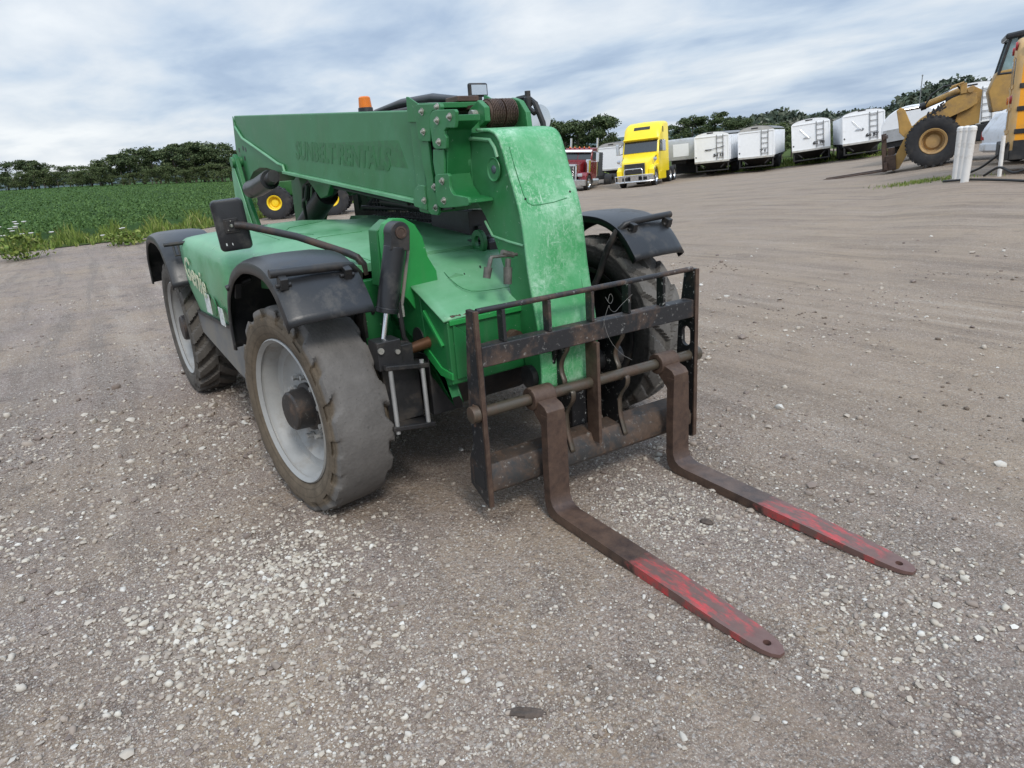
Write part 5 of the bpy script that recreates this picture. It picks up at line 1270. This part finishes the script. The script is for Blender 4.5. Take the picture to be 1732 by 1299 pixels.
# tall grass and weeds along the gravel edge
def blades(name, X, Y, h, wdt, mat, rng, base=0.0):
    n = len(X); Z = ground_z(X, Y) + base; a = rng.uniform(0, 6.28, n); l = rng.normal(size=(n, 2)) * .28 * h[:, None]
    dx, dy = np.cos(a) * wdt, np.sin(a) * wdt
    p0 = np.stack([X - dx, Y - dy, Z], 1); p1 = np.stack([X + dx, Y + dy, Z], 1)
    m1 = np.stack([X + l[:, 0] * .35 + dx * .7, Y + l[:, 1] * .35 + dy * .7, Z + h * .6], 1); m0 = m1 - np.stack([dx * 1.4, dy * 1.4, dx * 0], 1)
    tp = np.stack([X + l[:, 0], Y + l[:, 1], Z + h], 1); tq = tp + np.stack([dx * .1, dy * .1, dx * 0], 1)
    V = np.stack([p0, p1, m1, m0, tq, tp], 1).reshape(-1, 3); k = np.arange(n)[:, None] * 6
    F = np.concatenate([k + np.array([[0, 1, 2, 3]]), k + np.array([[3, 2, 4, 5]])], 0)
    return np_mesh(name, V, F, mat)


n = 15000
az = RNG.uniform(148, 203, n); off = np.abs(RNG.normal(0, 1.5, n)); ed = edge_dist(az) - .15 + .35 * np.sin(az * 5.1) + .25 * np.sin(az * 13) + off
th = np.radians(az); X = CAM.x + ed * np.cos(th); Y = CAM.y + ed * np.sin(th)
hgt = RNG.uniform(.08, .34, n) * (.45 + .75 * np.clip(off, 0, 1)) * (1 + .6 * np.sin(az * 2.3) * (off > .6))
tag(blades('grass', X, Y, hgt, .010 + RNG.random(n) * .014, LEAF_WEED, RNG), kind='stuff')
n = 9000
az = RNG.uniform(104, 146, n); rb = np.interp(az, azr, r0); dr = np.abs(RNG.normal(0, 4, n)); rr_ = rb - .3 + dr
th = np.radians(az); X = CAM.x + rr_ * np.cos(th); Y = CAM.y + rr_ * np.sin(th)
tag(blades('grass', X, Y, RNG.uniform(.10, .34, n) * np.clip(.3 + dr / 3, .3, 1.3), .03 + RNG.random(n) * .03, LEAF_WEED, RNG), kind='stuff')
# a little grass round the bollards
n = 900
q = RNG.normal(size=(n, 2)); X = -7.9 + q[:, 0] * .45 + q[:, 1] * .4; Y = 17.0 + q[:, 0] * .22 - q[:, 1] * .25
tag(blades('grass', X, Y, RNG.uniform(.03, .09, n), np.full(n, .008), LEAF_WEED, RNG), kind='stuff')
# flowering weed at the left edge
def flower_weed(x, y, h, k, label):
    t = empty('wildflower', (x, y, gz(x, y))); tag(t, label, 'wildflower')
    rg = np.random.RandomState(int(k * 7)); st = MB(); um = MB(); pts = []
    for i in range(k):
        ax, ay = rg.normal(0, .32, 2); hh = h * rg.uniform(.65, 1.05)
        st.tube([(ax * .4, ay * .4, 0), (ax * .8, ay * .8, hh * .6), (ax, ay, hh)], .006, 5)
        um.lathe([(0, .0), (.02, .05), (.028, .058), (.034, .045), (.036, 0)], (ax, ay, hh), 'z', 9); pts.append((ax, ay, hh))
    st.build('stems', simple('weed_stem', (.08, .13, .03), .8), t); um.build('flower_heads', WHITE, t)
    P_ = rg.normal(size=(420, 3)) * [.26, .26, 0] + np.c_[np.zeros((420, 2)), rg.uniform(.03, h * .75, 420)]
    V, F = quads(P_, rg.uniform(.03, .07, 420), np.random.default_rng(3)); o = np_mesh('leaves', V, F, LEAF_WEED); o.parent = t


flower_weed(-17.95, -3.25, .80, 16, 'clump of white lacy wildflowers at the field edge, far left')
flower_weed(-18.9, -.95, .45, 3, 'smaller low weed with few white flowers at the gravel edge')

# hills
def hill(name, a0, a1, na, rad_, prof, base_r, mat):
    pa = [p[0] for p in prof]; pz = [p[1] for p in prof]; r1 = rad_[-1]
    def zf(X, Y):
        az = np.degrees(np.arctan2(Y - CAM.y, X - CAM.x)) % 360; dd = np.hypot(X - CAM.x, Y - CAM.y)
        t = np.clip((dd - base_r) / (r1 * .85 - base_r), 0, 1); t = t * t * (3 - 2 * t)
        return ground_z(X, Y) * (1 - t) + np.interp(az, pa, pz) * t - .1
    o = polar_sheet(name, mat, a0, a1, na, np.array(rad_), zf); o['kind'] = 'structure'; return zf


HPROF = [(100, 6.0), (112, 5.0), (114.6, 6.0), (116.5, 7.6), (118.2, 7.8), (119.2, 6.8), (120.4, 4.8), (121.2, 3.6), (124, 3.6), (126, 3.8), (127.7, 5.4), (129.3, 4.8), (131, 4.0), (134, 3.0), (139, 3.0), (142, 2.5), (150, 1.5)]
HILL = field_mat('hill_ground', (.05, .065, .03), (.07, .08, .045), (.035, .05, .025))
hz_ = hill('hill', 100, 150, 80, np.linspace(110, 280, 18), HPROF, 115, HILL)
FARH = field_mat('hazy_far_hill', (.075, .105, .105), (.085, .115, .115), (.065, .095, .095))  # bluish tint paints the haze of distance onto the ground
hill('hills', 128, 205, 60, np.linspace(380, 700, 8), [(128, 11), (133, 12.5), (139.5, 9), (146, 6), (160, 7), (172, 9), (177, 11), (179, 12), (181, 11), (183, 9), (190, 6), (205, 4)], 390, FARH)
# the wood on the hillside reads as one mass
def crown_pts(c, r, n, rng):
    d_ = rng.normal(size=(n, 3)); d_ /= np.linalg.norm(d_, axis=1)[:, None]; d_ *= (rng.random(n) ** .45)[:, None]
    return c + d_ * r


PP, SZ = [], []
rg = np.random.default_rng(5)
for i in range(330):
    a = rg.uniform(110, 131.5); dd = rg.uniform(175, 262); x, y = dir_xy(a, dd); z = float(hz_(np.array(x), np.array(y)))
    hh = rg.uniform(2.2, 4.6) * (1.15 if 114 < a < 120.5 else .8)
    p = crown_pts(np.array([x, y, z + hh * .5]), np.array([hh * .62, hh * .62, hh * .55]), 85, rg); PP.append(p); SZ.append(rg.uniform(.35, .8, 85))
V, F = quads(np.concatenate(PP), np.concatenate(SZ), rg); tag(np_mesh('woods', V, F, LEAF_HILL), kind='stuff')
PP, SZ = [], []
for i in range(300):
    a = rg.uniform(113, 131.5); dd = rg.uniform(118, 175); x, y = dir_xy(a, dd); z = float(hz_(np.array(x), np.array(y)))
    hh = rg.uniform(1.2, 3.0); p = crown_pts(np.array([x, y, z + hh * .45]), np.array([hh * .7, hh * .7, hh * .5]), 60, rg); PP.append(p); SZ.append(rg.uniform(.22, .5, 60))
V, F = quads(np.concatenate(PP), np.concatenate(SZ), rg); tag(np_mesh('brush', V, F, LEAF_BRUSH), kind='stuff')

# ------------------------------------------------------------------ trees
def tree_proto(seed, h, wid, mat, leaves=1500, low=.25, bare=False):
    """trunk with limbs, and a crown of leaf clumps with gaps; unit sits at the origin"""
    rg = np.random.default_rng(seed)
    tr = MB(); cl = []
    lean = rg.normal(0, .03 * h, 2)
    top = Vector((lean[0], lean[1], h * .82))
    tr.tube([(0, 0, -.3), (lean[0] * .2, lean[1] * .2, h * .25), (lean[0] * .6, lean[1] * .6, h * .55), tuple(top)], [h * .026, h * .020, h * .013, h * .004], 8)
    for i in range(13):
        f = rg.uniform(low, .86); a = rg.uniform(0, 6.28); L = wid * rg.uniform(.55, 1.0) * (1.1 - .45 * abs(f - .55))
        b0 = Vector((lean[0] * f, lean[1] * f, h * f)); b1 = b0 + Vector((math.cos(a) * L * .55, math.sin(a) * L * .55, L * .22)); b2 = b0 + Vector((math.cos(a) * L, math.sin(a) * L, L * .5))
        tr.tube([tuple(b0), tuple(b1), tuple(b2)], [h * .010, h * .007, h * .003], 5)
        cl.append((b2, wid * rg.uniform(.26, .46))); cl.append((b1 + Vector((0, 0, .06 * h)), wid * rg.uniform(.26, .42)))
    cl.append((top + Vector((0, 0, .04 * h)), wid * .45)); cl.append((top - Vector((0, 0, .12 * h)), wid * .55))
    pts = []
    for c, r in cl:
        m_ = int(leaves / len(cl) * (.6 + .8 * rg.random()))
        pts.append(crown_pts(np.array(c), np.array([r, r, r * .72]), m_, rg))
    P_ = np.concatenate(pts)
    V, F = quads(P_, rg.uniform(.035, .075, len(P_)) * (h / 9 * .9 + .2) * 3.0, rg)
    return tr.mesh('trunk', 40), (V, F, mat)


def make_tree(proto, x, y, scale, rz, label, group, sz=1.0, dz=0.0, name='tree'):
    t = empty(name, (x, y, dz), rz); tag(t, label, name, group); t.scale = (scale, scale, scale * sz)
    o = bpy.data.objects.new('trunk', proto[0]); COL.objects.link(o); o.parent = t
    c = bpy.data.objects.new('crown', proto[1]); COL.objects.link(c); c.parent = t
    return t


PROT = []
for sd, h, wd_, mt, lv, low in ((1, 9, 2.5, LEAF_TREE, 3600, .16), (2, 9, 2.2, LEAF_TREE, 3200, .22), (3, 9, 2.8, LEAF_TREE, 4000, .14), (4, 6, 2.4, LEAF_PALE, 2400, .08), (5, 6, 2.7, LEAF_PALE, 2400, .06), (6, 8, 2.6, LEAF_TREE, 3600, .12)):
    tm, (V, F, mt) = tree_proto(sd, h, wd_, mt, lv, low); tm.materials.append(BARK)
    oc = np_mesh('tmp', V, F, mt); me = oc.data; bpy.data.objects.remove(oc); PROT.append((tm, me, h))


def by_top(az, dist, ztop150, ref, pi, label, group, name='tree', sz=1.0, wid=1.0):
    """ztop150: top height seen at the reference distance"""
    x, y = dir_xy(az, dist); z = float(hz_(np.array(x), np.array(y))) if az < 150 and dist > 115 else gz(x, y)
    top = CAM.z + (ztop150 - CAM.z) * dist / ref
    h = max(1.0, top - z); k = h / (PROT[pi][2] * .97)
    t = make_tree(PROT[pi], x, y, k * wid, random.uniform(0, 6.28), label, group, sz / wid, z, name)
    return t


G1 = 'trees of the dark grove behind the crop field'; L1 = 'tall dark tree in the dense grove across the green field, left of the telehandler boom'
for i_, (a, zt, d_) in enumerate(((177.6, 6.3, 150), (176.9, 6.5, 158), (176.2, 6.8, 150), (175.5, 7.2, 160), (174.8, 7.3, 150), (174.2, 7.6, 157), (173.5, 7.2, 149), (172.9, 7.5, 160), (172.2, 8.1, 151), (171.6, 8.0, 157), (171.0, 7.4, 150), (170.4, 7.2, 158), (169.8, 6.6, 150), (169.0, 6.4, 155), (176.5, 6.3, 168), (174.5, 7.2, 170), (172.6, 7.6, 168), (171.3, 7.3, 170), (168.2, 6.2, 152), (167.0, 6.0, 156))):
    by_top(a, d_, zt + .5 * math.sin(i_ * 2.4), 150, (i_ % 3, 5)[i_ % 4 == 3], L1, G1, wid=1.25)
G2 = 'smaller trees at the far left of the field'; L2 = 'smaller tree on the far side of the field near the left edge'
for i_, (a, zt, d_) in enumerate(((184.6, 6.6, 150), (183.6, 6.4, 153), (183.0, 4.6, 148), (182.3, 6.6, 155), (181.9, 6.2, 150), (181.3, 5.4, 150), (180.8, 4.0, 146), (180.1, 4.7, 152), (179.4, 4.8, 149), (178.8, 5.0, 152), (178.2, 5.2, 150))):
    by_top(a, d_, zt, 150, (0, 5, 4, 1, 0, 5, 3, 3, 4, 5, 4)[i_], L2, G2, wid=1.25)
G3 = 'low bushes along the foot of the grove'; L3 = 'low bush at the foot of the trees beyond the crop field'
for i_ in range(34):
    a = 184.8 - i_ * .54; by_top(a, 141 + (i_ * 37 % 9), 2.6 + 1.3 * ((i_ * 29) % 7) / 7 + (.7 if a > 178 else 0), 150, 3 + i_ % 2, L3, G3, 'bush', wid=1.35)
G4 = 'trees behind the red and yellow trucks'; L4 = 'round leafy tree behind the red and yellow trucks'
for i_, (a, zt, d_) in enumerate(((147.5, 5.0, 120), (146.2, 4.6, 128), (145.0, 5.1, 120), (144.0, 4.7, 126), (143.0, 4.7, 120), (142.3, 4.3, 128), (141.5, 5.15, 118), (140.9, 4.6, 124))):
    by_top(a, d_, zt, 80, (2, 5, 0, 5, 2, 0, 2, 5)[i_], L4, G4, wid=1.2)
G5 = 'trees standing behind the white trailers'; L5 = 'leafy tree rising behind the row of white hopper trailers'
for i_, (a, zt, d_) in enumerate(((136.2, 3.4, 118), (135.3, 3.9, 125), (134.4, 4.3, 118), (132.7, 4.45, 116), (132.0, 3.8, 122), (131.1, 3.6, 118), (130.4, 3.4, 124), (136.8, 3.0, 122))):
    by_top(a, d_, zt, 80, (5, 0, 2, 0, 5, 2, 5, 5)[i_], L5, G5, wid=1.15)
G6 = 'bushes in the gaps between the trailers'; L6 = 'green bush growing behind the gaps between the trailers'
for i_, (a, d_, zt) in enumerate(((133.8, 72, 1.4), (131.2, 70, 1.2), (127.9, 66, 1.9), (127.2, 70, 2.3), (126.7, 64, 1.4), (124.4, 66, 1.8), (123.8, 63, 1.6), (124.0, 72, 2.2), (120.8, 62, 1.9), (120.2, 66, 2.4), (128.5, 72, 2.4), (137.2, 84, .9))):
    by_top(a, d_, zt, d_, 3 + i_ % 2, L6, G6, 'bush', wid=1.3)
pole = MB().tube([(0, 0, 0), (0, 0, 6.5)], [.07, .05], 8).lathe([(0, .10), (.12, .09), (.2, .0)], (0, 0, 6.5), 'z', 8).build('utility_pole', TARP); x, y = dir_xy(119.3, 108); pole.location = (x, y, gz(x, y)); tag(pole, 'thin utility pole against the dark wooded hill', 'pole')


# ------------------------------------------------------------------ loose stones on the lot
def stone_shapes(k):
    t_ = (1 + 5 ** .5) / 2
    iv = np.array([(-1, t_, 0), (1, t_, 0), (-1, -t_, 0), (1, -t_, 0), (0, -1, t_), (0, 1, t_), (0, -1, -t_), (0, 1, -t_), (t_, 0, -1), (t_, 0, 1), (-t_, 0, -1), (-t_, 0, 1)]); iv /= np.linalg.norm(iv[0])
    f = np.array([(0, 11, 5), (0, 5, 1), (0, 1, 7), (0, 7, 10), (0, 10, 11), (1, 5, 9), (5, 11, 4), (11, 10, 2), (10, 7, 6), (7, 1, 8), (3, 9, 4), (3, 4, 2), (3, 2, 6), (3, 6, 8), (3, 8, 9), (4, 9, 5), (2, 4, 11), (6, 2, 10), (8, 6, 7), (9, 8, 1)])
    rg = np.random.default_rng(9); out = []
    for _ in range(k):
        v = iv * (1 + rg.normal(0, .16, (12, 1))) * np.array([rg.uniform(.75, 1.25), rg.uniform(.6, 1.0), rg.uniform(.42, .75)]); out.append(v)
    return np.array(out), f


def patchy(x, y):
    v = np.sin(x * 1.3 + 2 * np.sin(y * .9)) * np.cos(y * 1.1 - .7 * x) + .6 * np.sin(x * 3.1 + y * 2.3 + 1.0) * np.sin(y * 2.7 - x * 1.9) + .35 * np.sin(7.3 * x - 2 * y) * np.cos(6.1 * y + 3 * x)
    v = np.clip(.45 + .48 * v, .02, 1.3) ** 1.4
    # raked and driven-on lanes at the right and behind carry few stones; loose heaps lie left of and between the forks
    def blob(cx, cy, r): return np.exp(-((x - cx) ** 2 + (y - cy) ** 2) / r ** 2)
    lane = .30 + .70 / (1 + np.exp((y - .9 + .15 * x) * 2.2))
    return np.clip(v * lane + .85 * blob(.15, -1.75, .55) + .55 * blob(-.55, -2.2, .6) + .8 * blob(.55, .1, .38) + .7 * blob(.05, .25, .3) + .35 * blob(.9, -1.3, .5), .02, 1.4)


SM, st_, sb_, so_ = base_mat('loose_stone')
g_ = st_.new('ShaderNodeNewGeometry')
sc_ = st_.ramp(g_.outputs['Random Per Island'], [(0, (.15, .118, .104)), (.15, (.22, .175, .150)), (.35, (.31, .255, .212)), (.58, (.41, .352, .290)), (.80, (.52, .465, .39)), (.93, (.57, .53, .465)), (1, (.66, .64, .59))])
sc_ = st_.mix(st_.math('MULTIPLY', st_.noise(so_, 90, 4, .7), .45), sc_, (.25, .21, .18))
st_.put(sb_.inputs['Base Color'], sc_); sb_.inputs['Roughness'].default_value = .9; sb_.inputs['Specular IOR Level'].default_value = .2


def stones(name, n, rmin, rmax, smin, smax, power, az0=92, az1=212, thr=1.0, seed=1):
    rg = np.random.default_rng(seed)
    az = np.radians(rg.uniform(az0, az1, n * 3)); r = rmin * (rmax / rmin) ** (rg.random(n * 3) ** power)
    x = CAM.x + r * np.cos(az); y = CAM.y + r * np.sin(az)
    keep = rg.random(n * 3) < patchy(x, y) * thr
    x, y, r = x[keep][:n], y[keep][:n], r[keep][:n]; n = len(x)
    size = smin * (smax / smin) ** (rg.random(n) ** 2.8) * np.clip(r / 3.5, .7, 1.5)
    sh, f = stone_shapes(14); V = sh[rg.integers(0, 14, n)] * size[:, None, None]
    a = rg.uniform(0, 6.28, n); ca, sa = np.cos(a)[:, None], np.sin(a)[:, None]
    X = V[:, :, 0] * ca - V[:, :, 1] * sa + x[:, None]; Y = V[:, :, 0] * sa + V[:, :, 1] * ca + y[:, None]
    Z = V[:, :, 2] + (lot_z(x, y) + size * rg.uniform(.0, .32, n))[:, None]
    V = np.stack([X, Y, Z], -1).reshape(-1, 3); F = (f[None] + (np.arange(n) * 12)[:, None, None]).reshape(-1, 3)
    o = np_mesh(name, V, F, SM); tag(o, kind='stuff'); o.data.polygons.foreach_set('use_smooth', [True] * len(F)); o.data.set_sharp_from_angle(angle=R_(62)); return o


stones('gravel', 70000, 1.5, 8.0, .0026, .011, 1.0, seed=1)
stones('gravel', 6500, 1.5, 12.0, .008, .021, .9, thr=.9, seed=2)
stones('gravel', 330, 1.8, 12.0, .018, .030, .9, thr=.8, seed=3)
# heaps of larger pale pebbles
def heap(n, cx, cy, rx, ry, rot, smin, smax, seed):
    rg = np.random.default_rng(seed); q = rg.normal(size=(n, 2)) * [rx, ry]; c_, s__ = math.cos(R_(rot)), math.sin(R_(rot))
    x = cx + q[:, 0] * c_ - q[:, 1] * s__; y = cy + q[:, 0] * s__ + q[:, 1] * c_
    k = rg.random(n) < patchy(x * 1.7, y * 1.7) + .25; x, y = x[k], y[k]; n = len(x)
    size = smin * (smax / smin) ** (rg.random(n) ** 2.2); sh, f = stone_shapes(14); V = sh[rg.integers(0, 14, n)] * size[:, None, None]
    a = rg.uniform(0, 6.28, n); ca, sa = np.cos(a)[:, None], np.sin(a)[:, None]
    V = np.stack([V[:, :, 0] * ca - V[:, :, 1] * sa + x[:, None], V[:, :, 0] * sa + V[:, :, 1] * ca + y[:, None], V[:, :, 2] + (lot_z(x, y) + size * rg.uniform(.1, .4, n))[:, None]], -1).reshape(-1, 3)
    F = (f[None] + (np.arange(n) * 12)[:, None, None]).reshape(-1, 3)
    o = np_mesh('pebbles', V, F, SP); tag(o, kind='stuff'); o.data.polygons.foreach_set('use_smooth', [True] * len(F)); o.data.set_sharp_from_angle(angle=R_(62))


SP = SM.copy(); SP.name = 'pale_pebble'
for e_, c_ in zip(SP.node_tree.nodes['Color Ramp'].color_ramp.elements, ((.22, .18, .15), (.33, .28, .23), (.42, .365, .30), (.50, .445, .365), (.58, .53, .44), (.64, .60, .52), (.74, .72, .66))): e_.color = (*c_, 1)
HEAPS = [(1500, -.42, -1.45, .26, .20, 20, .006, .017), (1300, -.10, -1.78, .22, .20, 40, .006, .019), (700, .45, -1.55, .30, .22, 0, .005, .014), (900, .28, .08, .20, .16, 30, .004, .012), (1000, 1.32, .35, .17, .34, 10, .005, .017), (600, .05, -.45, .40, .25, 0, .004, .010), (700, -1.3, -2.6, .5, .4, 20, .007, .020), (500, .95, .75, .25, .25, 0, .004, .012)]

for k_, (n_, cx, cy, rx, ry, ro, s0, s1) in enumerate(HEAPS): heap(n_, cx, cy, rx, ry, ro, s0, s1, 40 + k_)
CRUMB = simple('dark_crumbs', (.150, .115, .088), .95, var=.4, scale=30)
rgc = np.random.default_rng(77); V_, F_ = [], []
sh, f = stone_shapes(14)
for cx, cy, n_ in ((-1.6, 3.6, 26), (.9, 2.6, 24), (1.0, 1.9, 22), (-4.0, 5.2, 26), (-1.5, 6.0, 20), (.6, -.9, 12), (-3.9, -1.9, 18), (.35, 2.2, 14)):
    for _ in range(n_):
        x = cx + rgc.normal() * .34; y = cy + rgc.normal() * .10; z = .0035 * 3.2 ** (rgc.random() ** 1.6) * (1.5 if y > 2 else 1)
        F_.append(f + 12 * len(V_)); V_.append(sh[rgc.integers(14)] * z * 1.3 + np.array([x, y, float(lot_z(np.array(x), np.array(y))) + z * .3]))
tag(np_mesh('dirt', np.concatenate(V_), np.concatenate(F_), CRUMB), kind='stuff')
# dark clods and a strip of bark
CLOD = simple('dark_earth', (.085, .066, .054), .95, var=.4, scale=40, bump=.6, bscale=60)
def clod(x, y, w_, l_, h_, rz, label, cat, name, seed):
    rg = np.random.default_rng(seed); m = MB()
    rows = []
    for i in range(9):
        u = i / 8 * math.pi
        rows.append([((-math.cos(u)) * l_ * (1 + rg.normal(0, .05)), math.sin(u) * w_ * math.cos(v) * (1 + rg.normal(0, .14)), max(-.004, math.sin(u) * h_ * math.sin(v) * (1 + rg.normal(0, .2)))) for v in np.linspace(0, math.pi, 9)])
    o = m.grid(rows).build(name, CLOD, smooth=30); o.location = (x, y, lot_z(np.array(x), np.array(y)).item()); o.rotation_euler = (0, 0, rz); tag(o, label, cat); return o


clod(.913, -1.075, .020, .062, .016, .9, 'flat dark strip of bark lying in the gravel at the bottom of the picture', 'bark', 'bark_strip', 1)
clod(.476, .151, .020, .030, .018, .4, 'dark lump of earth between the two fork blades', 'clod', 'earth_clod', 2)
